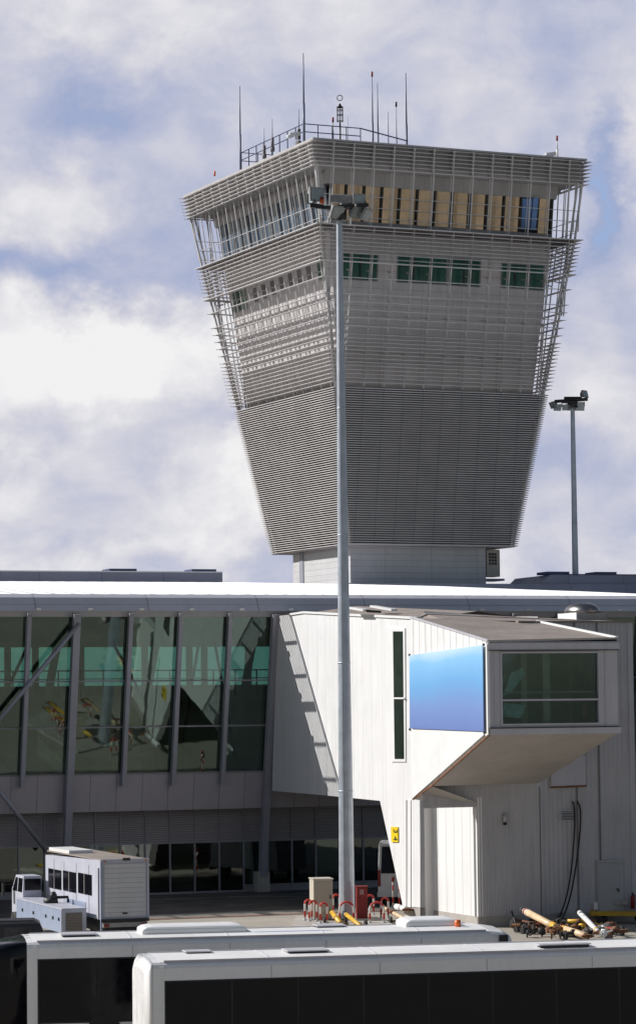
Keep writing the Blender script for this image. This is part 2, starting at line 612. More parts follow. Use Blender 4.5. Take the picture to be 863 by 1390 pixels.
tower = thing('control_tower', 'tall flared control tower wrapped in grey metal louvres with glazed cab on top', 'control tower', flat(corners(20.4)[0] + eT * 6 + lT * 6))
ZT = 31.04
# shaft
shaft = []
s0 = hit(398.7, 770, atd(398.7, 770, 200.5), nF)
SL = atd(399, 790, 203.4)
SN = None
shN = ring(20.4, 0)[0] + eT * 0 + lT * 1.3
ic = corners(20.354, 0)
# shaft edges measured on the sight lines x=399 (far left) and x=659.5 (right)
cen = (ic[0] + ic[2]) / 2


def shaft_corner():
    best = None
    for i1 in range(0, 60):
        for i2 in range(0, 60):
            pass
    return


nS = flat(cen) - eT * 5.75 - lT * 5.3
mb = MB()
SW, SD = 10.55, 9.8
mb.loft([[V((p.x, p.y, zz)) for p in (nS, nS + eT * SW, nS + eT * SW + lT * SD, nS + lT * SD)] for zz in (0, 20.5)])
sh = mb.build('shaft', M['tshaft'], tower)
MB().box(Fr(nS, eT, -lT), .9, 1.75, .0, .12, 14, 20.4).build('pilaster', M['black'], tower) if False else None
MB().box(Fr(nS, -lT, -eT), -8.55, -7.9, .0, .06, 14, 20.35).build('cable_duct', M['column'], tower)
# closed lower cladding behind the dense louvres, and the bottom plate
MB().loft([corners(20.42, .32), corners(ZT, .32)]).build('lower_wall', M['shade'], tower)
MB().loft([corners(20.30, .0), corners(20.42, .0)]).build('bottom_plate', M['tpanel'], tower)
# inner block above
MB().loft([corners(ZT + .02, inset(ZT)), corners(41.7, inset(41.7))]).build('upper_wall', M['tpanel'], tower)
MB().loft([corners(41.62, .15), corners(41.78, .1)]).build('walkway', M['shade'], tower)
# cab
ZC0, ZC1 = 41.8, 45.75


def face(k_, zlo, zhi, i):
    """frame of face k (0 right, 1 back right, 2 back left, 3 left) of the ring inset by i; returns frame, widths at both heights, slope length"""
    a, b = corners(zlo, i)[k_], corners(zlo, i)[(k_ + 1) % 4]
    a1, b1 = corners(zhi, i)[k_], corners(zhi, i)[(k_ + 1) % 4]
    ex = (b - a).normalized()
    m0, m1 = (a + b) / 2, (a1 + b1) / 2
    d = m1 - m0
    d -= ex * d.dot(ex)
    L = d.length
    ez = d.normalized()
    ey = ex.cross(ez).normalized()
    return Fr(m0, ex, ey, ez), (b - a).length, (b1 - a1).length, L


MB().loft([corners(ZC0 - .02, inset(43)), corners(42.3, inset(43))]).build('cab_sill_wall', M['cladding'], tower)
MB().loft([corners(44.72, inset(43)), corners(46.5, inset(43))]).build('cab_head_wall', M['cladding'], tower)
MB().loft([corners(42.3, inset(43) + .5), corners(44.7, inset(43) + .5)]).build('cab_core', M['shade'], tower)
for k_ in range(4):
    F_, w0, w1, L = face(k_, 42.3, 44.72, 1.35)
    n_ = 13 if k_ in (0, 2) else 14
    wm = (w0 + w1) / 2
    step = wm / n_
    for j in range(n_ + 1):
        a = -wm / 2 + step * j
        aa = max(-w0 / 2 + .12, min(w0 / 2 - .12, a))
        MB().bar(F_.p(aa, -.05, 0), F_.p(aa, -.05, L), .15 if k_ in (0, 2) else .09, .08, F_.y).build('cab_mullion', M['black'] if k_ in (0, 2) else M['frame'], tower)
    for j in range(n_):
        a0, a1 = -wm / 2 + step * j, -wm / 2 + step * (j + 1)
        a0, a1 = max(a0, -w0 / 2), min(a1, w0 / 2)
        if k_ == 0 and j == n_ - 2:
            # window standing open, the blue sky's reflection painted as its pane colour
            fr_ = MB().box(F_, a0 + .15, a1 - .1, -.30, -.25, 0, L).build('window', M['black'], tower, label='tall cab window standing open, its pane coloured like a blue sky reflection')
            o_ = F_.p((a0 + a1) / 2, .02, .1)
            G_ = Fr(o_, (F_.x * .93 + F_.y * .36).normalized(), F_.y, (F_.z * .99 + F_.y * .05).normalized())
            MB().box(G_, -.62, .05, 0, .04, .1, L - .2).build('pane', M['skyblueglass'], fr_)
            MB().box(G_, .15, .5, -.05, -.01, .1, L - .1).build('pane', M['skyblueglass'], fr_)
            continue
        MB().box(F_, a0 + .02, a1 - .02, -.16, -.13, 0, L).build('cab_window', M['goldglass'] if k_ == 0 else M['glassblue'], tower)
# second-floor windows on the right face and both ends of the left face
Fw, w0, w1, L = face(0, ZT, 41.7, inset(41.7))
P0w = corners(41.7, inset(41.7))[0]
P1w = corners(ZT, inset(ZT))[0]
slope = (P0w - P1w)
nr = eT.cross(slope).normalized()
FwR = Fr(P0w, eT, nr, nr.cross(eT).normalized())
if FwR.z.z < 0:
    FwR.z = -FwR.z
nl = (-lT).cross(slope).normalized()
FwL = Fr(P0w, -lT, nl, nl.cross(-lT).normalized())
if FwL.z.z < 0:
    FwL.z = -FwL.z


def on(F_, x, y):
    p = hit(x, y, F_.o, F_.y) - F_.o
    return p.dot(F_.x), p.dot(F_.z)


def tower_window(F_, pa, pb, panes, vent=False):
    (a0, c1), (a1, c0) = on(F_, *pa), on(F_, *pb)
    f_ = MB()
    for q in ((a0 - .07, a1 + .07, c1, c1 + .07), (a0 - .07, a1 + .07, c0 - .07, c0), (a0 - .07, a0, c0, c1), (a1, a1 + .07, c0, c1)):
        f_.box(F_, q[0], q[1], -.02, .05, q[2], q[3])
    fo = f_.build('window', M['frame'], tower)
    st = (a1 - a0) / panes
    for j in range(panes):
        MB().box(F_, a0 + st * j + .03, a0 + st * (j + 1) - .03, -.015, .02, c0, c1).build('pane', M['glassteal'], fo)
    b_ = MB()
    for j in range(1, panes):
        b_.box(F_, a0 + st * j - .05, a0 + st * j + .05, -.015, .045, c0, c1)
    if panes > 1:
        b_.build('window_bar', M['black'], fo)


tower_window(FwR, (466, 344), (511, 381), 2)
tower_window(FwR, (540, 348), (605, 386), 3)
tower_window(FwR, (608, 351), (650, 389), 2)
tower_window(FwR, (681, 358), (715, 392), 2)
tower_window(FwR, (719, 360), (736, 394), 1)
tower_window(FwL, (314, 396), (336, 418), 2)
tower_window(FwL, (430, 348), (441, 377), 1)
# small dark service openings on the left face
for j in range(7):
    xx = 342 + j * 12.2
    yy = 392 - j * 5.0
    (a0, c1), (a1, c0) = on(FwL, xx, yy), on(FwL, xx + 9, yy + 17)
    MB().box(FwL, a0, a1, -.02, .03, c0, c1).build('service_panel', M['shade'], tower)

# louvres: heights of the blades
ZL = [41.79 - (y - 326) * .05144 for y in (326, 331, 336.5, 341.7, 347, 352, 357, 362, 368, 373, 393.5, 414.4, 424.7, 435, 445.5, 456, 466.5, 471.8, 477, 482,
                                            487.4, 492.6, 498, 503, 507.7, 513, 518.5, 523.7, 529)]
ZD = [20.42 + .155 * j for j in range(69)]
ZE = [47.18 - .262 * j for j in range(7)]
for k_ in range(4):
    mb = MB()
    for z in ZL + ZD + ZE:
        cs_ = corners(z)
        a, b = cs_[k_], cs_[(k_ + 1) % 4]
        ex = (b - a).normalized()
        ey = ex.cross(Z).normalized()
        L = (b - a).length
        dense = z < ZT + .01
        dep, th, ex_ = (.15, .048, .14) if dense else (.20, .034, .30)
        if z in (ZL[0], ZL[9]):
            dep, th = .33, .06
        F_ = Fr(a, ex, ey)
        # thin blade, thicker at the back, ends cut to a point
        P = [F_.p(-.02, -.05, -th), F_.p(L + .02, -.05, -th), F_.p(L + ex_, dep, -th * 1.25), F_.p(-ex_, dep, -th * 1.25),
             F_.p(-.02, -.05, th * .6), F_.p(L + .02, -.05, th * .6), F_.p(L + ex_, dep, -th * .35), F_.p(-ex_, dep, -th * .35)]
        mb.hexa(P)
    mb.build('louvre_screen', M['louvre'], tower)
# posts carrying the louvres
ZB = 20.45
for k_ in range(4):
    F_, wb, wt, L = face(k_, ZB, 41.79, 0)
    F2, wb2, wt2, L2 = face(k_, 41.79, 45.9, 0)
    step = 1.512 if k_ in (0, 2) else 1.568
    n_ = 7
    for j in range(-n_, n_ + 1):
        a = j * step
        if abs(a) > wt2 / 2 - .3:
            continue
        mb = MB()
        # lower end where the narrowing face runs out
        t = 0
        if abs(a) > wb / 2:
            t = (abs(a) - wb / 2) / (wt / 2 - wb / 2)
        t = max(t, (ZT - ZB) / (41.79 - ZB))
        if t < 1:
            for b0, wd in ((-.12, .085), (-.42, .05)):
                mb.bar(F_.p(a, b0, L * t), F_.p(a, b0, L), wd, .06, F_.y)
        for b0, wd in ((-.12, .085), (-.5, .05)):
            mb.bar(F2.p(a, b0, 0 if abs(a) < wb2 / 2 else .5), F2.p(a, b0, L2), wd, .05, F2.y)
        # brackets back to the wall
        for zz in (.96, .86, .72, .6):
            if t < zz:
                mb.bar(F_.p(a, -.1, L * zz), F_.p(a, -.9, L * zz), .05, .08)
        mb.build('screen_post', M['post'], tower)
    # thin rails across the open band in front of the cab
    mb = MB()
    for c in ((.55, 1.25, 2.0) if k_ in (0, 2) else (.4, 1.3)):
        t = c / L2
        ww = wb2 + (wt2 - wb2) * t
        mb.bar(F2.p(-ww / 2, -.3, c), F2.p(ww / 2, -.3, c), .04, .04)
    mb.build('guard_rail', M['post'], tower)
    mb = MB()
    c0, c1 = corners(ZB)[k_], corners(41.79)[k_]
    c2 = corners(46)[k_]
    ins = (eT * (1 if k_ in (0, 3) else -1) + lT * (1 if k_ in (0, 1) else -1)) * .12
    for e_ in (0, .5):
        ii = ins * (1 + e_ * 4)
        mb.bar(c0 + ins, c1 + ii, .12, .12, eT)
        mb.bar(c1 + ii, c2 + ii, .12, .12, eT)
    mb.build('corner_post', M['post'], tower)
for k_ in range(4):
    F_, wb, wt, L = face(k_, ZB, ZT, .12)
    for j in range(-5, 6):
        a = j * 1.512
        t = max(0, (abs(a) - wb / 2 + .1) / (wt / 2 - wb / 2))
        if t < .95:
            MB().bar(F_.p(a, .0, L * t), F_.p(a, .0, L), .07, .03, F_.y).build('cladding_seam', M['black'], tower)
# eaves box
MB().loft([corners(45.62, .35), corners(47.30, .28)]).build('eaves_wall', M['cladding'], tower)
MB().loft([corners(47.28, .02), corners(47.40, .02)]).build('roof_edge', M['post'], tower)
for k_ in range(4):
    F_, w0, w1, L = face(k_, 45.62, 47.25, 0)
    mb = MB()
    step = 1.512 if k_ in (0, 2) else 1.568
    for j in range(-7, 8):
        a = j * step
        if abs(a) < w0 / 2 - .2:
            MB().bar(F_.p(a, -.12, 0), F_.p(a, -.12, L), .12, .4, F_.y).build('eaves_bracket', M['post'], tower)

# roof railing and masts
ZR = 47.4
RF = Fr(corners(ZR)[0], eT, -lT)      # a along the right face, b negative going back


def roofpt(x, y):
    return ground(x, y, ZR)


rail_nodes = [(327, 224), (411.5, 189), (421, 187), (476, 186), (489, 187), (553, 194)]
pA = corners(ZR)[3] - lT * 5.6 + eT * 2.6   # far left
# rail line set back from the edge: left face side, then chamfer, then slanting down
rn = [corners(ZR)[0] + eT * 1.6 + lT * 17.2, corners(ZR)[0] + eT * 1.2 + lT * 2.2, corners(ZR)[0] + eT * 5.0 + lT * 2.8, corners(ZR)[0] + eT * 9.6 + lT * 9.0]
rn = [hit(327, 204, corners(ZR)[0] + eT * 1.3, eT), None, None, None]
q0 = corners(ZR)[0] + eT * 1.3
pl_l = hit(327.5, 204, q0, eT)
pl_c = hit(412, 168, q0, eT)
zr = pl_c.z
q1 = pl_c
pr_1 = hit(489, 175.5, q1, lT)
pr_2 = V(pr_1) + (eT * 2.9 + lT * 3.5) * 1.15
d_ = hit(553, 192, pr_1, lT)
rails = MB()
pr_1.z = zr
pl_l.z = zr
for dz in (0, -.55):
    rails.tube([pl_l + Z * dz, pl_c + Z * dz], .035, 6)
    rails.tube([pl_c + Z * dz, pr_1 + Z * dz], .035, 6)
pr_end = atd(553, 191.5, pr_1.y + 3.0)
rails.tube([pr_1, pr_end], .045, 6)
rails.tube([pl_l, pl_l + eT * 4], .03, 6)
rails.tube([pl_l - Z * .6, pl_l + eT * 4 - Z * .6], .03, 6)
for j in range(9):
    p = pl_l.lerp(pl_c, j / 8)
    rails.tube([p, flat(p, ZR)], .04, 6)
for j in range(1, 5):
    p = pl_c.lerp(pr_1, j / 4)
    rails.tube([p, flat(p, ZR)], .035, 6)
for j in (1, 2, 3):
    p = pl_l + eT * (j * 1.3)
    rails.tube([p, flat(p, ZR)], .035, 6)
rails.build('roof_railing', M['rail'], tower)
MB().loft([corners(47.41, .5), corners(47.45, .5)]).build('roof_deck', M['shade'], tower)


def mast(x0, y0, x1, y1, d, r, mt='antenna', tip=None, whip=None):
    """upright aerial; foot on the roof, top at the measured height"""
    p1 = atd(x1, y1, d)
    p0 = flat(p1, ZR)
    mb = MB()
    mid = p0.lerp(p1, .45)
    mb.tube([p0, mid], r, 8)
    mb.tube([mid, p1], r * .75, 8, r * .35)
    o = mb.build('antenna', M[mt], tower)
    if tip:
        MB().tube([p1 - Z * .05, p1 + Z * .3], .07, 8).build('tip', M[tip], o)
    if whip:
        b = MB()
        b.tube([p0.lerp(p1, whip) - Z * .35, p0.lerp(p1, whip) + Z * .35], .11, 8)
        b.tube([p0.lerp(p1, whip * .55) - Z * .15, p0.lerp(p1, whip * .55) + Z * .15], .15, 8)
        b.build('isolator', M['shade'], o)
    return o


mast(326, 225, 325.5, 117, 203, .075)
mast(411.5, 185, 411.5, 72, 192.5, .085)
mast(505, 190, 504.8, 103, 199, .07, tip='red')
mast(513, 190, 512, 113, 200, .065)
mast(553, 193, 550.5, 99, 201, .08)
mast(538, 193, 537.5, 144, 201, .045, tip='black')
mast(527, 190, 526.5, 152, 203, .05)
mast(358.5, 205, 358.5, 173, 199, .04, whip=.35)
mast(369, 205, 369.5, 161, 197, .045, whip=.38)
mast(405, 188, 405.5, 148, 196, .05, whip=.45)
mast(451.5, 188, 451.8, 165, 197, .07, mt='cladding', tip='red')
mast(472, 188, 471.8, 156, 199, .025)
mast(291, 246, 291.5, 238, 202, .05, mt='cladding', tip='orange')
mast(756, 212, 755.5, 190, 198, .07, mt='white', tip='red')
# ring antenna on its own pole
p1 = atd(461, 131, 197)
mb = MB()
mb.tube([flat(p1, ZR), p1 - Z * 1.9], .06, 8)
mb.tube([p1 - Z * 1.9, p1 - Z * .5], .035, 8)
an = mb.build('antenna', M['black'], tower, label='pole with wire cage and ring on top')
mb = MB()
for k_ in range(8):
    an_ = k_ * math.pi / 4
    o_ = V((math.cos(an_) * .2, math.sin(an_) * .2, 0))
    mb.tube([p1 + o_ - Z * 1.75, p1 + o_ - Z * .75], .022, 5)
for dz in (-1.75, -1.3, -.98, -.75):
    mb.tube([p1 + V((math.cos(t * math.pi / 6) * .22, math.sin(t * math.pi / 6) * .22, dz)) for t in range(13)], .028, 5)
mb.tube([p1 - Z * .8, p1 - Z * .5], .19, 10, .05)
mb.build('cage', M['black'], an)
MB().tube([p1 + V((math.cos(t * math.pi / 8) * .19, 0, math.sin(t * math.pi / 8) * .19 - .1)) for t in range(17)], .03, 5).build('ring', M['black'], an)
# cameras on the roof corner
for (x, y, d) in ((402, 183, 193.5), (749, 210, 199)):
    p = atd(x, y, d)
    mb = MB()
    mb.tube([flat(p, ZR), p], .06, 8)
    mb.bar(p + V((-.45, -.1, -.02)), p + V((.25, .1, .1)), .22, .24)
    mb.ball(p + V((-.5, -.1, -.15)), .16)
    mb.build('roof_camera', M['white'], tower)
# air conditioner hanging on the shaft
sR = nS + eT * SW
AF = Fr(sR, eT, -lT)
q = hit(671, 760, sR - lT * .6, lT)
aa = (q - sR).dot(eT)
acx = .35
mb = MB()
mb.box(AF, acx, acx + 1.05, -1.6, -.5, 18.3, 20.22)
ac = mb.build('air_conditioner', M['cabinet'], tower, bevel=.03)
mb = MB()
for j in range(4):
    for i in range(3):
        mb.box(AF, acx + .18 + i * .22, acx + .34 + i * .22, -.5, -.47, 19.15 + j * .22, 19.31 + j * .22)
mb.build('grille', M['black'], ac)
MB().box(AF, .02, 1.6, -1.9, -.2, 18.0, 18.15).build('bracket_shelf', M['column'], tower)

# ------------------------------------------------------------------ terminal
LEAN = .185
term = thing('terminal_building', 'long low terminal with leaning green glazing, grey panel band and white curved roof', 'terminal', FF.p(0, 0, 0))
ez_l = (Z + nF * LEAN).normalized()
FL_ = Fr(FF.o, eF, eF.cross(ez_l).normalized(), ez_l)    # leaning facade; c measured along the slope
KS = math.sqrt(1 + LEAN ** 2)


def fa(x, y=950):
    """position along the leaning facade of a sight line"""
    p = hit(x, y, FL_.o, FL_.y) - FL_.o
    return p.dot(FL_.x)


Z0, Z1, Z2, Z3 = 4.2, 6.05, 13.85, 8.25
ZM1, ZM2 = 8.35, 10.6
muls = [fa(38, 840), fa(105, 840), fa(177.5, 838), fa(243.5, 838), fa(308.5, 838), fa(376, 838)]
st = (muls[-1] - muls[0]) / 5
A0 = muls[-1]
muls = [A0 - st * j for j in range(0, 12)][::-1]
# right of the gangway
mulr = [A0 + st * j for j in range(1, 12)]
# wall band and the sloping frame
mb = MB()
mb.box(FL_, muls[0], A0 + 30, -.4, 0, Z0 * KS, Z1 * KS)
mb.build('panel_band', M['band'], term)
allm = muls + mulr
bay = 0
for a, b in zip(allm, allm[1:]):
    if a < A0 - 7.2 * st and False:
        continue
    fr_ = MB()
    for c in (Z1, ZM1, ZM2, Z2):
        fr_.box(FL_, a, b, -.02, .04, c * KS - .035, c * KS + .035)
    wo = fr_.build('window', M['frame'], term)
    for c0, c1 in ((Z1, ZM1), (ZM1, ZM2), (ZM2, Z2)):
        MB().box(FL_, a + .02, b - .02, -.05, -.02, c0 * KS + .04, c1 * KS - .04).build('pane', M['glassgreen'], wo)
    bay += 1
for j, a in enumerate(allm):
    thick = (j - muls.index(A0)) % 4 == 0
    if thick:
        mb = MB()
        mb.box(FL_, a - .36, a - .02, .10, .50, .9, Z2 * KS + .05)
        co = mb.build('column', M['column'], term)
        MB().box(FF, a - .50, a + .16, -.28, .56, 0, 1.0).build('column_foot', M['concrete'], co)
    else:
        MB().box(FL_, a - .10, a + .10, .06, .42, (Z1 - .55) * KS, Z2 * KS + .1).build('mullion', M['column'], term)
# slanting braces
for (p0, p1) in (((108, 846), (-40, 1026)), ((-30, 1036), (64, 1156))):
    P = hit(*p0, FL_.p(0, .5, 0), FL_.y)
    Q = hit(*p1, FL_.p(0, .5, 0), FL_.y)
    MB().tube([P, Q], .11, 10).build('brace', M['column'], term)
# ground floor: louvred panels over glazing
LB = -.05
mb = MB()
mb.box(FF, muls[0], A0 + 30, -.5, LB, 2.55, Z0 + .1)
mb.build('louvred_wall', M['louvrepanel'], term)
g0 = fa(203, 1180)
lw = 1.285
x = muls[0]
j = 0
while x < A0 + 14:
    b_ = x + lw
    if x > -22 and x < 14:
        fr_ = MB()
        fr_.box(FF, x - .04, x + .04, -.1, .02, 0.0, 2.55)
        fr_.box(FF, x, b_, -.1, .0, 2.5, 2.6)
        fr_.box(FF, x, b_, -.1, .0, .0, .10)
        if not (-7 < x < -1.6):
            fr_.box(FF, x, b_, -.12, .02, .30, .36)
            fr_.box(FF, x, b_, -.12, -.02, .0, .30)
        fr_.box(FF, x - .02, x + .02, -.05, .02, 2.62, Z0)
        wo = fr_.build('door' if -7 < x < -1.6 else 'shop_window', M['frame'], term)
        MB().box(FF, x + .05, b_ - .05, -.07, -.05, .1, 2.5).build('pane', M['glassblack' if j % 3 else 'glassdark'], wo)
    x = b_
    j += 1
# interior: floors, back walls, inner columns, far windows
mb = MB()
mb.box(FF, -60, 40, -20, -.7, 5.3, 5.7)
mb.build('upper_floor', M['floor'], term)
MB().box(FF, -60, 40, -10.2, -10, 0, 5.3).build('inner_wall', M['intwall'], term)
mb = MB()
mb.box(FF, -60, 40, -20.2, -20, 5.7, 10.55)
mb.box(FF, -60, 40, -20.2, -20, 12.75, 15.5)
x = -60
while x < 40:
    mb.box(FF, x, x + .35, -20.2, -20, 10.55, 12.75)
    x += (2.66, 1.1, 1.6, .9)[int(abs(x) * 1.3) % 4]
mb.build('back_wall', M['intwall'], term)
MB().box(FF, -60, 40, -20.12, -20.08, 10.55, 12.75).build('far_window', M['glassclear'], term)
mb = MB()
mb.box(FF, -60, 40, -18.5, -18.4, 11.35, 11.42)
mb.box(FF, -60, 40, -18.5, -18.4, 10.9, 10.95)
x = -60
while x < 40:
    mb.box(FF, x, x + .06, -18.5, -18.4, 9.9, 11.4)
    x += 1.3
mb.build('gallery_railing', M['black'], term)
MB().box(FF, -60, 40, -20, -14.5, 9.55, 9.9).build('gallery_floor', M['intwall'], term)
for j in range(9):
    a = muls[0] + 2.0 + j * 5.3
    MB().bar(FF.p(a, -7, 5.7), FF.p(a + 1.4, -5.5, 15), .4, .4).build('inner_column', M['intwall'], term)
for j, (a0_, a1_, z0_, z1_, q_) in enumerate(((-13.5, -10.2, 5.7, 12.6, -6), (-9, -7.6, 5.7, 14, -9), (-5.2, -3.4, 12.8, 9.6, -8), (-2.6, -1.2, 5.7, 13.5, -5), (-15.6, -14.2, 13.8, 9, -8), (-1.0, .4, 13.8, 5.7, -4))):
    MB().bar(FF.p(a0_, q_, z0_), FF.p(a1_, q_, z1_), .14, .14).build('inner_brace', M['black'], term)
for j in range(7):
    a = -15 + j * 2.3
    MB().box(FF, a, a + 1.3, -3.2, -2.6, 5.7, 6.7 + .25 * (j % 3)).build('inner_desk', M['intwall'] if j % 2 else M['cabinet'], term)
    MB().bar(FF.p(a + .3, -1.6, 5.7), FF.p(a + .3, -1.6, 7.0), .04, .04).build('inner_stanchion', M['post'], term)
MB().prism([FF.p(-14.6, -2.2, 8.6), FF.p(-11.8, -2.2, 5.9), FF.p(-11.8, -2.2, 5.7), FF.p(-12.6, -2.2, 5.7), FF.p(-14.6, -2.2, 7.6)], nF * .1).build('escalator_side', M['boxgrey'], term)
MB().prism([FF.p(-10.8, -1.8, 7.9), FF.p(-8.9, -1.8, 6.0), FF.p(-9.4, -1.8, 5.7), FF.p(-10.8, -1.8, 7.0)], nF * .1).build('escalator_side', M['white'], term)
MB().box(FF, -16.5, -15.2, -4.2, -3.6, 5.7, 8.0).build('inner_kiosk', M['intwall'], term)
MB().tube([FF.p(-6.8, -2.2, 5.7), FF.p(-6.9, -2.2, 9.2)], .07, 8).build('inner_pole', M['yellow'], term)
# end walls / slab edges
# roof: curved white sheet with standing seams, shaded fascia, slatted edge
QE = 4.25
RB = 14.80


def roof_rise(a):
    k_ = [(-80, 2.4), (8, 2.38), (14, 2.3), (18, 2.2), (23, 1.9), (27, 1.2), (30, .5), (36, -.6), (80, -3)]
    for (a0_, r0_), (a1_, r1_) in zip(k_, k_[1:]):
        if a <= a1_:
            return r0_ + (r1_ - r0_) * (a - a0_) / (a1_ - a0_)
    return -3


def roof_pt(a, t, dz=0):
    return FF.p(a, 1.9 - 48.7 * t, RB + roof_rise(a) * math.sin(t * math.pi / 2) + dz)


mb = MB()
for a in range(-75, 75):
    for i in range(12):
        t0_, t1_ = i / 12, (i + 1) / 12
        mb.poly([roof_pt(a, t0_), roof_pt(a + 1, t0_), roof_pt(a + 1, t1_), roof_pt(a, t1_)], True)
        mb.poly([roof_pt(a, t0_, -.3), roof_pt(a + 1, t0_, -.3), roof_pt(a + 1, t1_, -.3), roof_pt(a, t1_, -.3)])
        mb.hexa([roof_pt(a, t0_, -.02), roof_pt(a + .05, t0_, -.02), roof_pt(a + .05, t1_, -.02), roof_pt(a, t1_, -.02),
                 roof_pt(a, t0_, .08), roof_pt(a + .05, t0_, .08), roof_pt(a + .05, t1_, .08), roof_pt(a, t1_, .08)])
roof = mb.build('roof', M['roofwhite'], term)
mb = MB()
mb.prism([FF.p(-75, QE - .30, 14.78), FF.p(-75, QE + .04, 14.60), FF.p(-75, QE + .26, 14.27), FF.p(-75, QE + .20, 14.25), FF.p(-75, QE - .02, 14.56), FF.p(-75, QE - .33, 14.74)], eF * 150)
mb.build('fascia', M['fascia'], roof)
mb = MB()
mb.prism([FF.p(-75, QE + .24, 14.25), FF.p(-75, QE + .42, 13.96), FF.p(-75, QE + .36, 13.96), FF.p(-75, QE + .18, 14.22)], eF * 150)
mb.build('gutter', M['fascia'], roof)
MB().box(FF, -75, 75, 2.42, 2.66, Z2 - .12, 14.05).build('edge_beam', M['fascia2'], roof)
MB().box(FF, -75, 75, -1, 1.85, 14.1, 14.3).build('ceiling', M['intwall'], roof)
sl = MB()
for i in range(8):
    qv = 2.02 + i * .25
    sl.box(FF, -75, 75, qv, qv + .10, 14.70, 14.72)
sl.build('sunshade_slats', M['roofwhite'], roof)
for i in range(46):
    a = A0 - 74 + i * 2.03
    MB().box(FF, a, a + (.5 if i % 4 == 1 else .12), 1.9, QE - .33, 14.58, 14.69).build('sunshade_bracket', M['fascia2'], roof)
for i in range(24):
    a = A0 - st * 9 + i * st
    MB().box(FF, a - .12, a + .12, QE + .36, QE + .46, 13.98, 14.08).build('gutter_clip', M['white'], roof)
# penthouses beyond the ridge
PF = Fr(FF.p(0, -44, 0), eF, nF)


def pent(x0, x1, ytop, caps, sl=0):
    P0_, P1_ = PF.o, PF.y
    a = (hit(x0, ytop, P0_, P1_) - PF.o).dot(eF)
    b = (hit(x1, ytop, P0_, P1_) - PF.o).dot(eF)
    zt = hit((max(x0, 0) + min(x1, 863)) / 2, ytop, P0_, P1_).z
    mb = MB()
    if sl:
        mb.prism([PF.p(a, 0, 16.5), PF.p(b, 0, 16.5), PF.p(b, 0, zt), PF.p(a + sl, 0, zt)], -nF * 6)
    else:
        mb.box(PF, a, b, -6, 0, 16.5, zt)
    o = mb.build('penthouse', M['penthouse'], term)
    MB().box(PF, a + sl, b, -.02, .06, zt, zt + .07).build('coping', M['white' if not sl else 'rail'], o)
    for (c0, c1) in caps:
        ca = (hit(c0, ytop, P0_, P1_) - PF.o).dot(eF)
        cb = (hit(c1, ytop, P0_, P1_) - PF.o).dot(eF)
        MB().box(PF, ca, cb, -2, -.2, zt + .05, zt + .24).build('roof_hatch', M['rail'], o)


ra = (hit(470, 792.5, PF.o, PF.y) - PF.o).dot(eF)
rz = hit(640, 792.5, PF.o, PF.y).z
MB().box(PF, ra, 75, -9, .4, 12, rz).build('rear_roof', M['penthouse'], term)
pent(-60, 302, 776.5, [(150, 187), (262, 295)])
pent(712, 930, 780.5, [(744, 774), (810, 838)], sl=1.9)

# ------------------------------------------------------------------ gangway building (white wall, grey block, cantilevered cabin)
gang = thing('gangway_building', 'white boarding gangway on a slanted leg with grey corrugated block and jutting glazed cabin', 'gangway', (4.43, 124.2, 0))
A_ = V((-3.2, 145.5, 0))
B_ = V((4.43, 124.0, 0))
wdir = (B_ - A_).normalized()
nW = V((wdir.y, -wdir.x, 0)) if V((wdir.y, -wdir.x, 0)).x < 0 else V((-wdir.y, wdir.x, 0))


def onW(x, y, off=0.):
    return hit(x, y, A_ + nW * off, nW)


wl_pts = [onW(377, 836), onW(393, 834.5), onW(413, 831.5), onW(480, 835.5), onW(552, 839), onW(570, 839.5), onW(570, 1232), onW(546.5, 1230), onW(515.5, 1087), onW(440, 1079.5), onW(369, 1073.5)]
mb = MB()
mb.prism(wl_pts, -nW * .35)
side = mb.build('side_wall', M['whitewall'], gang)
# hidden volume behind: floor slab and roof
bk = eF * 5.5
mb = MB()
fl = [flat(onW(369, 1073)), flat(onW(515, 1087)), flat(B_)]
zfl = onW(440, 1079).z
mb.hexa([flat(A_, zfl) - nW * .3, flat(B_, zfl) - nW * .3, flat(B_, zfl) - nW * .3 + bk, flat(A_, zfl) - nW * .3 + bk,
         flat(A_, zfl + .5) - nW * .3, flat(B_, zfl + .5) - nW * .3, flat(B_, zfl + .5) - nW * .3 + bk, flat(A_, zfl + .5) - nW * .3 + bk])
mb.build('gangway_floor', M['soffit'], gang)
mb = MB()
t0, t1, t2 = onW(393, 835.5), onW(413, 832.5), onW(568, 840.5)
mb.poly([t0, t1, t1 + bk + Z * .25, t0 + bk + Z * .1])
mb.poly([t1, t2, t2 + bk * .5 + Z * .35, t1 + bk * .5 + Z * .35])
mb.poly([t1 + bk * .5 + Z * .35, t2 + bk * .5 + Z * .35, t2 + bk, t1 + bk])
mb.build('gangway_roof', M['roofbrown'], gang)
MB().poly([flat(A_ + bk, 5), flat(B_ + bk, 5), flat(B_ + bk, 13.1), flat(A_ + bk, 13.9)]).build('far_wall', M['gwall2'], gang)
mb = MB()
for p, q in ((t0, t1), (t1, onW(480, 836.2)), (onW(480, 836.2), t2)):
    mb.bar(p + Z * .05, q + Z * .05, .14, .1)
mb.build('roof_edge_strip', M['white'], gang)
# small roof hatches and blinding strips
for (x0, y0, x1, y1) in ((476, 825, 497, 828.5), (506, 823, 535, 828)):
    P, Q = atd(x0, y0, 131), atd(x1, y1, 129.5)
    MB().bar(P, Q, .35, .09).build('roof_strip', M['white'], gang)
MB().bar(atd(497, 829.5, 129.5), atd(517, 830.5, 129.5), .3, .10).build('roof_hatch', M['black'], gang)
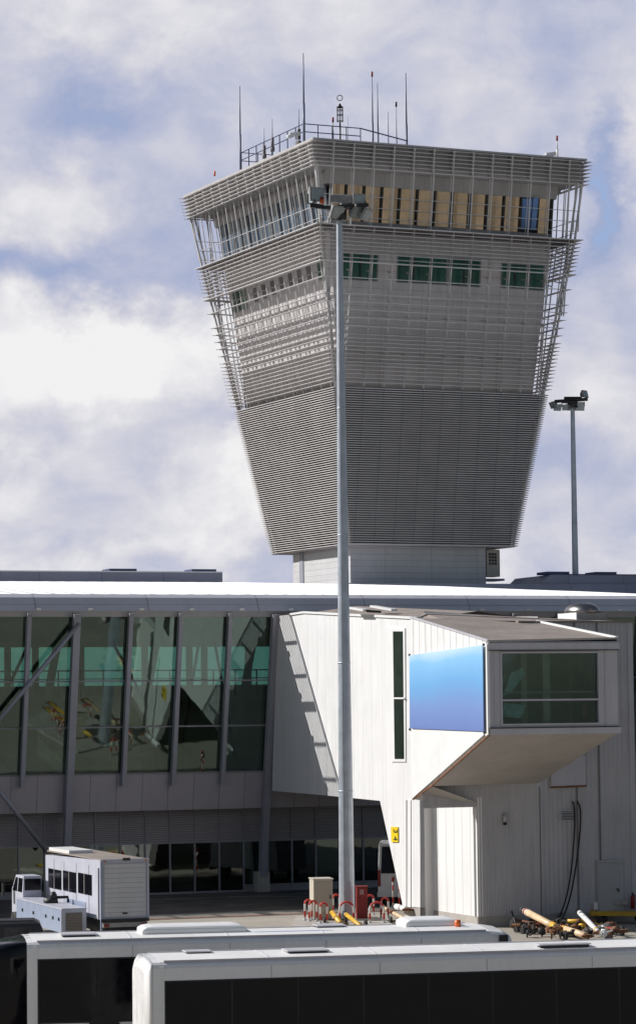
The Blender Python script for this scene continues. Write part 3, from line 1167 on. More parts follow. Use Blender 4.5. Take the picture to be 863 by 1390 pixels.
# narrow tall window in the white wall
P = [onW(533, 856, .02), onW(548, 856, .02), onW(549.5, 1031, .02), onW(535, 1031, .02)]
fr_ = MB()
fr_.prism([onW(529.8, 852.5, .0), onW(550.5, 852.5), onW(551.5, 1034), onW(532, 1034)], nW * .05)
wn = fr_.build('narrow_window', M['white'], gang)
mb = MB()
mb.prism([onW(533.5, 857, .05), onW(546.5, 857, .05), onW(548.3, 1030, .05), onW(535.8, 1030, .05)], nW * .02)
mb.build('pane', mat('narrow_window_glass', (.025, .035, .028), .12, 0, .3, .5), wn)
MB().bar(onW(533, 947.8, .08), onW(549, 947.8, .08), .07, .07).build('transom', M['white'], wn)
# pilaster with joint at the end of the white wall
mb = MB()
mb.prism([onW(553, 1086), onW(558, 1086), onW(558, 1231.5), onW(553, 1231)], nW * .04)
mb.build('corner_trim', M['whitewall2'], gang)
MB().prism([onW(552.6, 1086), onW(553.3, 1086), onW(553.3, 1236), onW(552.6, 1236)], nW * .06).build('joint', M['shade'], gang)
# plinth under wall
mb = MB()
mb.prism([onW(548, 1231.5), onW(570, 1232.5), onW(570, 1250), onW(548, 1247)], -nW * .3)
mb.build('plinth', M['concrete'], gang)
# grey block G
G0 = V((6.48, 120.0, 0))
GF = Fr(G0, eF, nF)
GW = 7.35
ZG = 12.70
PL = .45
# wall W' to the left of the block corner
W2 = V((4.79, 124.12, 0))
d2 = (G0 - W2).normalized()
nW2 = V((d2.y, -d2.x, 0))
if nW2.x > 0:
    nW2 = -nW2
mb = MB()
mb.prism([V((*W2.xy, PL)), V((*G0.xy, PL)), V((*G0.xy, 5.4)), V((*W2.xy, 5.9))], -nW2 * .5)
mb.build('low_white_wall', M['whitewall2'], gang)
mb = MB()
mb.prism([flat(B_, 0), flat(W2, 0), flat(W2, 6.0), flat(B_, 6.0)], V((.2, .6, 0)))
mb.build('joining_wall', M['whitewall2'], gang)
mb = MB()
mb.prism([flat(W2), flat(G0), V((*G0.xy, PL)), V((*W2.xy, PL))], -nW2 * .4 )
mb.build('plinth', M['concrete'], gang)
MB().bar(V((*G0.xy, PL)) - d2 * .2, V((*G0.xy, 5.2)) - d2 * .2, .03, .16, nW2).build('corner_trim', M['white'], gang)


def corrugated(a0, a1, z0_, z1_, off, per, dep, name, mt):
    mb = MB()
    n_ = int((a1 - a0) / per)
    pr = []
    for i in range(n_):
        a = a0 + i * per
        pr += [(a, 0), (a + per * .3, 0), (a + per * .5, -dep), (a + per * .8, -dep)]
    pr.append((a1, 0))
    for (x0, y0), (x1, y1) in zip(pr, pr[1:]):
        mb.poly([GF.p(x0, off + y0, z0_), GF.p(x1, off + y1, z0_), GF.p(x1, off + y1, z1_), GF.p(x0, off + y0, z1_)])
    mb.build(name, mt, gang)


sD = 3.0
corrugated(-2.4, 0, 5.0, 7.5, -.02, .125, .013, 'corrugated_wall', M['gwall'])
corrugated(0, 2.72, PL, 7.5, 0, .125, .013, 'corrugated_wall', M['gwall'])
MB().box(GF, 2.72, 3.0, -.3, .03, 0, ZG).build('joint_trim', M['gwall2'], gang)
corrugated(3.0, GW - .25, PL, ZG, -.03, .21, .02, 'corrugated_wall', M['gwall'])
MB().box(GF, 3.0, GW - .25, -.3, -.07, PL, ZG).build('backing_wall', M['gwall2'], gang)
MB().box(GF, 0, 2.72, -.3, -.05, PL, ZG).build('backing_wall', M['gwall2'], gang)
for a in (4.6, 5.65):
    MB().box(GF, a, a + .035, -.03, .004, PL, ZG).build('panel_joint', M['shade'], gang)
MB().box(GF, GW - .25, GW, -.3, .0, PL, ZG + .02).build('corner_trim', M['gwall2'], gang)
MB().box(GF, GW - .1, GW, -9, -.3, 0, ZG).build('end_wall', M['gwall2'], gang)
MB().box(GF, -.02, GW - .003, -.4, -.04, 0, PL - .003).build('plinth', M['concrete'], gang)
MB().box(GF, 2.0, GW + .06, -.4, .06, ZG, ZG + .07).build('parapet', M['roofbrown'], gang)
# panel under the cabin, vent, lamp, door
ppan = [hit(*q_, GF.p(0, .03, 0), nF) for q_ in ((747, 1026), (794, 1026), (794, 1066.5), (747, 1069))]
pn = MB().prism(ppan, nF * .04).build('access_panel', M['boxgrey'], gang)
MB().prism([hit(*q_, GF.p(0, .04, 0), nF) for q_ in ((746.5, 1067.5), (795, 1065.5), (795, 1068), (746.5, 1070))], nF * .06).build('rusty_edge', M['rust'], pn)
vf = MB().prism([hit(*q_, GF.p(0, .0, 0), nF) for q_ in ((760, 1100), (780, 1100), (780, 1114), (760, 1114.5))], nF * .06).build('vent', M['boxgrey'], gang)
mb = MB()
for j in range(6):
    y = 1101.5 + j * 2.1
    mb.prism([hit(*q_, GF.p(0, .06, 0), nF) for q_ in ((761.5, y), (779, y), (779, y + 1), (761.5, y + 1))], nF * .02)
mb.build('slats', M['black'], vf)
lp = hit(685, 1112, GF.p(0, .1, 0), nF)
MB().tube([lp + Z * .22, lp - Z * .12], .09, 10).build('wall_lamp', M['gwall'], gang)
MB().tube([lp - Z * .12, lp - Z * .24], .075, 10).build('lamp_lens', M['black'], gang)
dp = [hit(*q_, GF.p(0, .02, 0), nF) for q_ in ((811, 1171), (841, 1171), (843, 1236), (812, 1238))]
dfr = MB().prism([hit(*q_, GF.p(0, .0, 0), nF) for q_ in ((809.5, 1169), (843, 1169), (845, 1238), (810.5, 1240))], nF * .03).build('door', M['gwall2'], gang)
MB().prism(dp, nF * .04).build('door_leaf', mat('door_grey_green', (.40, .41, .42), .5, 0, .03, .6), dfr)
MB().prism([hit(*q_, GF.p(0, .05, 0), nF) for q_ in ((836, 1206), (839, 1206), (839, 1210.5), (837.5, 1210.5), (837.5, 1207.5), (836, 1207.5))], nF * .05).build('handle', M['black'], dfr)
MB().prism([hit(*q_, GF.p(0, .0, 0), nF) for q_ in ((808.5, 1168), (844.5, 1167.5), (844.5, 1169.5), (808.5, 1170))], nF * .14).build('door_hood', M['gwall'], dfr)
# roof of the block
zr0 = ZG + .07
RP = [hit(575, 831.5, V((4.6, 124, 0)), V((0, 1, 0))), hit(784, 846.5, V((0, 123.6, 0)), V((0, 1, 0)))]
e1 = GF.p(-2.4, -4, 0)
mb = MB()
q_a = onW(568, 838.5)
q_b = atd(575, 832, 124.8)
q_c = atd(783, 845.2, 124.4)
q_d = GF.p(GW, .0, ZG + .04)
q_e = GF.p(2.5, .0, ZG + .06)
mb.poly([q_a, q_b, q_c, q_d, q_e, atd(600, 841, 121.2)])
mb.poly([q_b, q_c, q_c + Z * -.8 + lT * .4, q_b + Z * -.8 + lT * .4])
mb.build('block_roof', M['roofbrown'], gang)
MB().bar(q_b + Z * .03, q_c + Z * .03, .12, .10).build('ridge_flashing', M['white'], gang)
MB().bar(atd(600, 839.8, 121.8), atd(707, 844.5, 122.2), .05, .05).build('roof_flashing', M['white'], gang)
# skylight
SF = Fr(flat(atd(784, 845, 122.9)), eF, nF)
zs = atd(784, 845, 122.9).z
sk = MB().box(SF, -1.35 * 0 - .02, 1.30, -1.9, 0, zs - .15, zs + .42).build('skylight', M['soffit'], gang)
SQ = Fr(SF.p(0, 0, 0), -nF, -eF)
MB().prism([SF.p(-.03, .0, zs - .15), SF.p(-.03, -1.9, zs - .15), SF.p(-.03, -1.9, zs + .43), SF.p(-.03, 0, zs + .43)], -eF * .05).build('skylight_lit_side', M['white'], sk)  # brightness of the sunlit face put into a white skin
mb = MB()
rings = []
for i in range(7):
    t = i / 6
    s_ = math.cos(t * math.pi / 2) ** .7 if t < 1 else .02
    rings.append([SF.p(.64 + .72 * s_ * math.cos(k_ * math.pi / 10), -.95 + 1.02 * s_ * math.sin(k_ * math.pi / 10), zs + .43 + .45 * math.sin(t * math.pi / 2)) for k_ in range(20)])
mb.loft(rings, True)
mb.build('skylight_dome', M['dome'], sk)

# cantilevered cabin
aB = R(17.5)
eB, bB = V((math.cos(aB), math.sin(aB), 0)), V((math.sin(aB), -math.cos(aB), 0))   # along the front, towards the viewer
FLb = V((6.57, 111.6, 0))
FRb = V((11.74, 113.25, 0))
BF = Fr(FLb, eB, bB)
WB = (FRb - FLb).dot(eB)


def onF(x, y, off=0.):
    return hit(x, y, BF.p(0, off, 0), bB)


def onS(x, y, off=0.):
    return hit(x, y, BF.p(-off, 0, 0), eB)


ztop, zbot = onF(657, 871).z, onF(660, 997).z
zft = (onF(657, 870).z + onF(830, 865.5).z) / 2
FLt, FRt, FLo, FRo = BF.p(0, 0, ztop), BF.p(WB, 0, onF(830, 867).z), BF.p(0, 0, zbot), BF.p(WB, 0, zbot)
Acr = onS(585, 1067)
Bp = onS(560, 1085)
BLt = onS(557, 838.5)
Cr = hit(730, 1063, G0, nF)
Dg = V((*G0.xy, hit(641, 1089, G0, nF).z))
Fg = G0 - d2 * .35
Fg = V((*Fg.xy, hit(633, 1094, G0, nW2).z))
BRt = atd(729, 844.8, 121.4)
cab = MB()
cab.poly([FLt, FLo, Acr, Bp, BLt])
sidep = cab.build('cabin_side', M['sidewall'], gang)
mb = MB()
mb.poly([FLo, FRo, Cr, Acr])
mb.poly([Acr, Dg, Fg, Bp])
mb.poly([Acr, Cr, GF.p(2.9, -.1, Cr.z), GF.p(-2.2, -.1, Acr.z + .0), ])
mb.build('cabin_soffit', M['soffit'], gang)
mb = MB()
ins = .02
mb.poly([FLt + Z * .0, FRt, BRt, BLt])
mb.poly([FRt, FRo, Cr, BRt])
mb.build('cabin_roof', M['roofbrown'], gang)
# smooth lower side skin
mb = MB()
mb.prism([onS(557.5, 990, .02), onS(656.5, 993.5, .02), onS(657.5, 997.5, .02), onS(561, 1083.5, .02)], -eB * .05)
mb.build('lower_side_skin', M['white'], gang)
# front with window
(fa0, fz1), (fa1, fz0) = [((p - BF.o).dot(eB), p.z) for p in (onF(680, 887), onF(812, 981))]
mb = MB()
mb.box(BF, 0, WB, -.25, 0, fz1, ztop - .003)
mb.box(BF, 0, WB, -.25, 0, zbot, fz0)
mb.box(BF, 0, fa0, -.25, 0, fz0, fz1)
mb.box(BF, fa1, WB, -.25, 0, fz0, fz1)
mb.build('cabin_front', M['boxgrey'], gang)
mb = MB()
for q_ in ((fa0 - .32, fa1 + .32, fz1 + .25, fz1 + .29), (fa0 - .32, fa1 + .32, fz0 - .29, fz0 - .25), (fa0 - .32, fa0 - .28, fz0 - .29, fz1 + .29), (fa1 + .28, fa1 + .32, fz0 - .29, fz1 + .29)):
    mb.box(BF, q_[0], q_[1], -.01, .03, q_[2], q_[3])
for q_ in ((fa0 - .06, fa1 + .06, fz1, fz1 + .06), (fa0 - .06, fa1 + .06, fz0 - .06, fz0), (fa0 - .06, fa0, fz0, fz1), (fa1, fa1 + .06, fz0, fz1)):
    mb.box(BF, q_[0], q_[1], -.01, .06, q_[2], q_[3])
zt_ = onF(740, 950).z
mb.box(BF, fa0, fa1, -.1, .03, zt_ - .035, zt_ + .035)
cw = mb.build('cabin_window', M['boxgrey'], gang)
for c0, c1 in ((fz0, zt_ - .035), (zt_ + .035, fz1)):
    MB().box(BF, fa0, fa1, -.12, -.09, c0, c1).build('pane', M['glasscab'], cw)
MB().box(BF, -.06, WB + .1, -.05, .07, zbot - .02, zbot + .22).build('lower_trim', M['boxgrey'], gang)
MB().box(BF, -.05, WB + .08, -.05, .09, ztop - .32, ztop - .06).build('upper_trim', M['boxgrey'], gang)
MB().box(BF, -.03, WB + .05, .03, .10, zbot + .23, zbot + .26).build('cable_line', M['black'], gang)
MB().box(BF, -.03, WB + .05, .06, .12, ztop - .36, ztop - .33).build('cable_line', M['black'], gang)
MB().bar(FLt + Z * .04, BLt + Z * .04, .09, .08).build('roof_trim', M['boxgrey'], gang)
MB().bar(FRt + Z * .05, BRt + Z * .05, .12, .08).build('roof_trim', M['white'], gang)
MB().bar(FLt + Z * .02, FRt + Z * .02, .10, .08).build('roof_trim', M['soffit'], gang)
MB().bar(FLo, Acr, .06, .07).build('edge_trim', M['rust'], gang)
MB().bar(Acr, Bp, .06, .07).build('edge_trim', M['rust'], gang)
MB().bar(BF.p(-.04, .02, zbot), BF.p(-.04, .02, ztop - .1), .10, .10, eB).build('corner_trim', M['white'], gang)
# inside of the cabin
mb = MB()
mb.box(BF, .2, WB - .2, -4.6, -4.5, zbot, ztop - .2)
mb.build('cabin_back_wall', M['intwall'], gang)
MB().box(BF, .1, WB - .1, -4.6, -.3, zbot + .02, zbot + .1).build('cabin_floor', M['floor'], gang)
MB().box(BF, 2.5, 2.8, -.9, -.6, zbot + .1, ztop - .3).build('cabin_column', M['cabinet'], gang)
MB().box(BF, 1.9, 2.15, -1.6, -1.4, zbot + .1, ztop - .3).build('cabin_column', M['cabinet'], gang)
MB().box(BF, .3, 4.6, -.5, -.45, zt_ + .28, zt_ + .33).build('cabin_rail', M['post'], gang)

tealp = mat('pale_teal_reflection', (.50, .78, .76), .6, 0, .3, 2)  # turquoise window reflections imitated by coloured shapes behind the pane
MB().prism([BF.p(.75, -.5, zt_ + .15), BF.p(1.1, -.5, zt_ + .3), BF.p(1.7, -.5, zt_ + 1.0), BF.p(1.6, -.5, zt_ + 1.25), BF.p(1.15, -.5, zt_ + 1.1)], bB * .04).build('reflection_shape', tealp, gang)
MB().prism([BF.p(.7, -.5, fz0 + .3), BF.p(1.5, -.5, fz0 + .2), BF.p(1.7, -.5, zt_ - .2), BF.p(.8, -.5, zt_ - .1)], bB * .04).build('reflection_shape', tealp, gang)
MB().box(BF, 4.1, 4.25, -.5, -.4, fz0 + .2, fz0 + .75).build('red_sign', M['red'], gang)
# canvas on the cabin's side: a thing of its own
bn = MB()
pts = [onS(556.5, 889.5, .07), onS(655.5, 875.5, .07), onS(657, 993, .07), onS(557, 988.8, .07)]
bn.prism(pts, -eB * .04)
o = bn.build('banner', M['banner'])
o['label'] = 'large blank canvas fading from white to blue on the side of the jutting cabin'
o['category'] = 'banner'
# little cable ties at its corners
tie = MB()
for (x, y) in ((555.5, 889), (656, 875), (556, 990), (657.5, 994)):
    p = onS(x, y, .10)
    tie.ball(p, .055, 8)
tie.build('banner_fixing', M['black'], o)

# gate number sign
c_ = onW(535.5, 1132.5, .05)
sg = MB()
sg.prism([onW(531.3, 1122.5, .02), onW(540.5, 1122.5, .02), onW(540.8, 1143, .02), onW(532, 1143, .02)], nW * .04)
so = sg.build('gate_sign', M['signyellow'])
so['label'] = 'small yellow plate with two digits turned sideways on the white wall'
so['category'] = 'sign'
for (txt, yy, sz) in (('3', 1128.2, .34), ('4', 1138.2, .34)):
    cu = bpy.data.curves.new('digit', 'FONT')
    cu.body = txt
    cu.size = .42
    cu.extrude = .005
    cu.align_x = 'CENTER'
    cu.align_y = 'CENTER'
    to = bpy.data.objects.new('digit', cu)
    C.collection.objects.link(to)
    p = onW(536, yy, .07)
    # glyph right runs downwards on the plate, glyph up runs to the right
    gx, gy = -Z, -wdir * -1
    gx = -Z
    gy = wdir
    gz = gx.cross(gy)
    if gz.dot(nW) < 0:
        gy = -gy
        gz = -gz
    mm = Matrix((gx, gy * 1.7, gz)).transposed().to_4x4()
    mm.translation = p
    dg = bpy.context.evaluated_depsgraph_get()
    me = bpy.data.meshes.new_from_object(to.evaluated_get(dg))
    bpy.data.objects.remove(to)
    me.transform(mm)
    me.materials.clear()
    me.materials.append(M['black'])
    do = bpy.data.objects.new('digit', me)
    C.collection.objects.link(do)
    do.parent = so

# ------------------------------------------------------------------ floodlight masts


def flood(root, base, head, yaw, tilt, s=1.0, mt='lamp'):
    """one rectangular floodlight hung from the crossarm"""
    f = V((math.sin(yaw) * math.cos(tilt), -math.cos(yaw) * math.cos(tilt), math.sin(tilt)))
    r = V((math.cos(yaw), math.sin(yaw), 0))
    u = r.cross(f).normalized()
    if u.z < 0:
        u = -u
    L_ = Fr(head, r, f, u)
    mb = MB()
    a = .36 * s
    b = .30 * s
    mb.loft([[L_.p(-a * .45, -.34 * s, -b * .4), L_.p(a * .45, -.34 * s, -b * .4), L_.p(a * .45, -.34 * s, b * .4), L_.p(-a * .45, -.34 * s, b * .4)],
             [L_.p(-a, 0, -b), L_.p(a, 0, -b), L_.p(a, 0, b), L_.p(-a, 0, b)],
             [L_.p(-a, .07 * s, -b), L_.p(a, .07 * s, -b), L_.p(a, .07 * s, b), L_.p(-a, .07 * s, b)]])
    o = mb.build('floodlight', M[mt], root)
    g = MB()
    g.box(L_, -a * .86, a * .86, .075 * s, .09 * s, -b * .84, b * .84)
    g.build('lens', M['lampglass'], o)
    k = MB()
    for sx in (-1, 1):
        k.bar(L_.p(sx * (a + .02), -.05, 0), base + r * (sx * (a + .02)), .03, .05)
    k.bar(base - r * (a + .02), base + r * (a + .02), .05, .04)
    k.build('yoke', M['black'], o)


def flood_mast(foot, label, cat, top, r0, r1, arms, lamps, seg=16):
    root = thing('floodlight_mast', label, cat, foot, 'floodlight masts on the apron')
    mb = MB()
    mb.tube([foot, V((foot.x, foot.y, top))], r0, seg, r1)
    po = mb.build('pole', M['mast'], root)
    po.data.polygons.foreach_set('use_smooth', [False] * len(po.data.polygons))
    col = MB()
    for zz in (top * .18, top * .36, top * .54, top * .72):
        rr = r0 + (r1 - r0) * zz / top
        col.tube([V((foot.x, foot.y, zz - .03)), V((foot.x, foot.y, zz + .03))], rr + .012, seg)
    col.build('collar', M['mast'], root)
    MB().tube([foot, foot + Z * .12], r0 + .25, seg).build('base_flange', M['mast'], root)
    MB().tube([V((foot.x, foot.y, top - .35)), V((foot.x, foot.y, top + .15))], r1 + .22, 12).build('head_frame', M['black'], root)
    for (p, q, th, mt) in arms:
        MB().bar(p, q, th, th).build('crossarm', M[mt], root)
    for l_ in lamps:
        flood(root, *l_)
    return root


mf = ground(471, 1249)
top_m = atd(461, 289, mf.y)
ztm = top_m.z
A = lambda x, y, dy=0: atd(x, y, mf.y + dy)
mroot = flood_mast(mf, 'tall grey tapered floodlight mast standing in front of the control tower', 'mast', ztm, .35, .125,
                   [(A(421, 279), A(456, 284), .16, 'black'), (A(440, 282, -.3), A(500, 278, -.3), .14, 'black'), (A(448, 270, .2), A(488, 271, .2), .30, 'lamp')],
                   [(A(428, 277), A(429, 264), .6, .05, 1.05), (A(424, 276), A(424, 269, .4), -1.3, .0, .9),
                    (A(456, 283, -.3), A(457, 288, -.4), .7, -.45, 1.0), (A(486, 281), A(485, 287), .9, -.55, 1.05),
                    (A(488, 275), A(487, 270, -.2), .3, .0, .75), (A(497, 284), A(496, 291), 1.1, -.6, .95), (A(468, 284), A(470, 276, .6), 2.8, -.2, .8)])
MB().tube([A(437, 277), A(437, 271)], .10, 8).build('warning_light', M['orange'], mroot)
MB().ball(A(437, 270), .10, 8).build('warning_light_cap', M['red'], mroot)
# hatch and number on the foot of the mast
MB().bar(flat(mf, .9) + V((.08, -.36, 0)), flat(mf, 1.7) + V((.08, -.345, 0)), .16, .02, V((0, 1, 0))).build('access_hatch', M['mast'], mroot)
m2 = atd(779, 700, 202)
m2 = flat(m2)
zt2 = atd(773, 547, 202).z
B2 = lambda x, y, dy=0: atd(x, y, 202 + dy)
flood_mast(m2, 'more distant floodlight mast rising behind the terminal roof right of the tower', 'mast', zt2, .34, .15,
           [(B2(752, 545), B2(797, 542), .22, 'black'), (B2(765, 541, .5), B2(789, 541, .5), .25, 'black'), (B2(762, 546, -.5), B2(782, 546, -.5), .12, 'black')],
           [(B2(752, 545), B2(750, 550), -.9, -.5, .8), (B2(757, 546), B2(756, 553), .4, -.35, .8), (B2(767, 547), B2(767, 553), -.4, -.3, .7),
            (B2(786, 546), B2(786, 552), .1, -.25, .95), (B2(792, 541), B2(793, 535), .9, .25, .9), (B2(774, 546), B2(775, 552), 2.9, -.3, .9)], 12)

# ------------------------------------------------------------------ street furniture round the mast
isl = MB()
ic_ = [ground(402, 1248), ground(510, 1248), ground(540, 1262), ground(395, 1262)]
isl.prism([flat(p, .0) for p in ic_], Z * .14)
isl.build('kerb_island', M['concrete'], kind='structure')
# grey cabinet
c0 = ground(426, 1249.5, .14)
KF = Fr(flat(c0), V((math.cos(.17), math.sin(.17), 0)), V((math.sin(.17), -math.cos(.17), 0)))
kb = thing('utility_cabinet', 'beige grey electrical cabinet beside the foot of the mast', 'cabinet', flat(c0))
MB().box(KF, -.0, .82, -1.05, 0, .3, 1.86).build('cabinet_body', M['cabinet'], kb, bevel=.015)
MB().box(KF, .03, .79, -.98, -.03, .14, .3).build('plinth', M['concrete'], kb)
MB().box(KF, -.03, .86, -1.1, .05, 1.86, 1.91).build('top_cover', M['cabinet'], kb)
MB().box(KF, .05, .78, 0, .02, .36, 1.8).build('cabinet_door', mat('cabinet_door_paint', (.40, .36, .30), .5, 0, .05, 1, dirt=.15), kb)
MB().box(KF, .70, .75, .02, .05, 1.05, 1.2).build('door_handle', M['black'], kb)
MB().box(Fr(KF.o, KF.y, -KF.x), -.55, -.30, 0, .01, 1.3, 1.55).build('paper_notice', mat('paper_label', (.62, .48, .36), .8), kb)
# red hydrant cabinet
c1 = ground(484.5, 1247, .14)
RFm = Fr(flat(c1), V((math.cos(.1), math.sin(.1), 0)), V((math.sin(.1), -math.cos(.1), 0)))
rb = thing('hydrant_cabinet', 'narrow dark red fire cabinet standing right of the mast foot', 'cabinet', flat(c1))
MB().box(RFm, 0, .46, -.45, 0, .14, 1.48).build('cabinet_body', M['red'], rb)
MB().box(RFm, -.03, .49, -.48, .03, 1.48, 1.52).build('top_cover', M['red'], rb)
MB().box(RFm, .14, .28, .0, .012, 1.18, 1.36).build('emblem', M['white'], rb)
MB().box(RFm, .155, .265, .012, .018, 1.195, 1.345).build('emblem_field', M['red'], rb)
MB().box(RFm, .20, .22, .018, .024, 1.21, 1.33).build('emblem_bar', M['white'], rb)
# hoops
hoops = [(414, 423, 1249, 'half hidden at the left side of the cabinet', .3), (420, 430, 1250.5, 'in front of the left edge of the cabinet', .3), (435, 444, 1253.5, 'in front of the middle of the grey cabinet', 0),
         (461, 480, 1252, 'round the front of the mast foot', 0), (452, 461, 1241, 'between the cabinet and the mast foot, mostly hidden', .2), (502, 521, 1252.5, 'widest one, right of the red cabinet', 0), (517, 527, 1246, 'behind the widest hoop, towards the white wall', .5), (497, 507, 1242, 'just behind the red cabinet', .3)]
proto = {}
for (x0, x1, y, lab, yaw) in hoops:
    p, q = ground(x0, y, .14), ground(x1, y, .14)
    wd = (q - p).length / math.cos(yaw) * .5
    hgt = .86
    mid = (p + q) / 2
    r = V((math.cos(yaw), math.sin(yaw), 0))
    root = thing('hoop_barrier', 'red and white banded hoop barrier ' + lab, 'barrier', flat(mid, .14), 'red and white hoop barriers round the mast')
    pts = [mid - r * wd, mid - r * wd + Z * (hgt - wd)]
    for k_ in range(1, 9):
        an_ = math.pi - k_ * math.pi / 9
        pts.append(mid + r * (wd * math.cos(an_)) + Z * (hgt - wd + wd * math.sin(an_)))
    pts += [mid + r * wd + Z * (hgt - wd), mid + r * wd]
    MB().tube(pts, .045, 8).build('hoop', M['redwhite'], root)
    ft = MB()
    for s_ in (-1, 1):
        ft.tube([mid + r * (wd * s_), mid + r * (wd * s_) + Z * .03], .09, 8)
    ft.build('foot_plate', M['mast'], root)
# small white posts under the gangway
for (x, y, lab) in ((534.5, 1222, 'slim red and white post under the gangway, left of the pair'), (543, 1223, 'slim red and white post under the gangway, beside the slanted leg')):
    p = ground(x - 1, y + 12)
    root = thing('marker_post', lab, 'post', flat(p), 'slim marker posts under the gangway')
    MB().tube([flat(p), flat(p, 1.25)], .04, 8).build('post', M['redwhite'], root)
    MB().tube([flat(p, 1.25), flat(p, 1.45)], .07, 8).build('cap', M['red'], root)

# ------------------------------------------------------------------ buses


def bus(org, az, L, label, nose, units, hatches, Wd=2.9, nosemat='busglass', marks=()):
    ex = V((math.cos(az), math.sin(az), 0))
    ey = V((math.sin(az), -math.cos(az), 0))
    F_ = Fr(org, ex, ey)
    root = thing('airport_bus', label, 'bus', F_.p(L / 2, -Wd / 2, 0), 'apron buses in the foreground')
    # body: rounded roof section lofted along the length
    def sec(a, sh=0., dz=0.):
        hw = Wd / 2 - sh
        pts = []
        for (b, c) in ((-1, .35), (-1, 2.5), (-1, 2.84), (-.975, 2.93), (-.93, 2.985), (-.6, 3.04), (0, 3.07), (.6, 3.04), (.93, 2.985), (.975, 2.93), (1, 2.84), (1, 2.5), (1, .35)):
            pts.append(F_.p(a, -Wd / 2 + b * hw, min(c, 3.07) - (dz if c > 2.6 else 0)))
        return pts
    rings = [sec(-nose, .35, .30), sec(-nose * .8, .15, .14), sec(-.18, .0, .0), sec(0), sec(L - .7), sec(L - .3, .06, .05), sec(L - .08, .18, .16), sec(L, .3, .3)]
    mb = MB()
    mb.loft(rings[2:], False)
    body = mb.build('body', M['buswhite'], root)
    MB().loft(rings[:3], True).build('nose', M[nosemat], root)
    # roof skin of slightly yellowed paint
    mb = MB()
    for r0_, r1_ in ((rings[3], rings[4]),):
        for k_ in range(4, 8):
            mb.poly([r0_[k_] + Z * .004, r1_[k_] + Z * .004, r1_[k_ + 1] + Z * .004, r0_[k_ + 1] + Z * .004])
    mb.build('roof_skin', M['busroof'], root)
    gt = MB()
    for b in (-.10, -Wd + .10):
        gt.box(F_, .1, L - .8, b - .02, b + .02, 2.99, 3.035)
    gt.build('rain_gutter', M['boxgrey'], root)
    for j in range(1, 5):
        a = j * L / 5
        sm_ = MB()
        for (b0_, b1_, z0_, z1_) in ((-.1, -.58, 2.992, 3.048), (-.58, -Wd / 2, 3.048, 3.078), (-Wd / 2, -Wd + .58, 3.078, 3.048), (-Wd + .58, -Wd + .1, 3.048, 2.992)):
            sm_.hexa([F_.p(a, b0_, z0_ - .02), F_.p(a + .03, b0_, z0_ - .02), F_.p(a + .03, b1_, z1_ - .02), F_.p(a, b1_, z1_ - .02),
                      F_.p(a, b0_, z0_ + .006), F_.p(a + .03, b0_, z0_ + .006), F_.p(a + .03, b1_, z1_ + .006), F_.p(a, b1_, z1_ + .006)])
        sm_.build('roof_seam', M['boxgrey'], root)
        MB().box(F_, a, a + .025, -.01, .006, 2.56, 2.84).build('panel_seam', M['boxgrey'], root)
    for j in range(6):
        a = 1.0 + j * (L - 2) / 5
        MB().box(F_, a - .07, a + .07, .0, .03, 2.66, 2.71).build('marker_lamp', M['orange'], root) if nosemat == 'x' else None
    # side glazing
    n_ = 8
    a = .12
    wdt = (L - .5) / n_
    for j in range(n_):
        for sgn, b0 in ((1, .0), (-1, -Wd)):
            MB().box(F_, a + j * wdt + .03, a + (j + 1) * wdt - .03, b0 - .01 if sgn > 0 else b0 - .015, b0 + .015 if sgn > 0 else b0 + .01, .85, 2.50).build('side_window', M['busglass'], root)
    MB().box(F_, .08, L - .35, -.012, .008, .80, 2.54).build('window_band', M['rubber'], root)
    for (a, b) in ((1.9, -.02), (L - 3.0, -.02)):
        for bb in (-.25, -Wd):
            MB().tube([F_.p(a, bb, .5), F_.p(a, bb + .27, .5)], .5, 20).build('wheel', M['rubber'], root)
    MB().box(F_, .02, .10, -.02, .012, .5, 2.9).build('corner_pillar', M['white'], root)
    for (a0, a1, b0, b1, h0) in units:
        rr = []
        for (s_, c) in ((0, 0), (0, .6), (.12, .88), (.30, 1.0)):
            rr.append([F_.p(a0 + s_, b0 + s_ * .5, 3.03 + h0 * c), F_.p(a1 - s_, b0 + s_ * .5, 3.03 + h0 * c), F_.p(a1 - s_, b1 - s_ * .5, 3.03 + h0 * c), F_.p(a0 + s_, b1 - s_ * .5, 3.03 + h0 * c)])
        u = MB().loft(rr).build('air_conditioner', M['white'], root, bevel=.03)
    for (a0, a1, b0, b1) in hatches:
        h_ = MB().box(F_, a0, a1, b0, b1, 3.04, 3.10).build('roof_hatch', M['black'], root)
        MB().box(F_, a0 - .04, a1 + .04, b0 - .04, b1 + .04, 3.10, 3.13).build('hatch_lid', M['boxgrey'], h_)
    for (a0, a1, b0, b1) in marks:
        MB().prism([F_.p(a0, b0, 3.035), F_.p(a1, b0, 3.035), F_.p(a1 + .5, b1, 3.04), F_.p(a0 + .5, b1, 3.04)], Z * .02).build('blue_mark_and_shadow', M['bluepaintshadow'], root)
    return root, F_


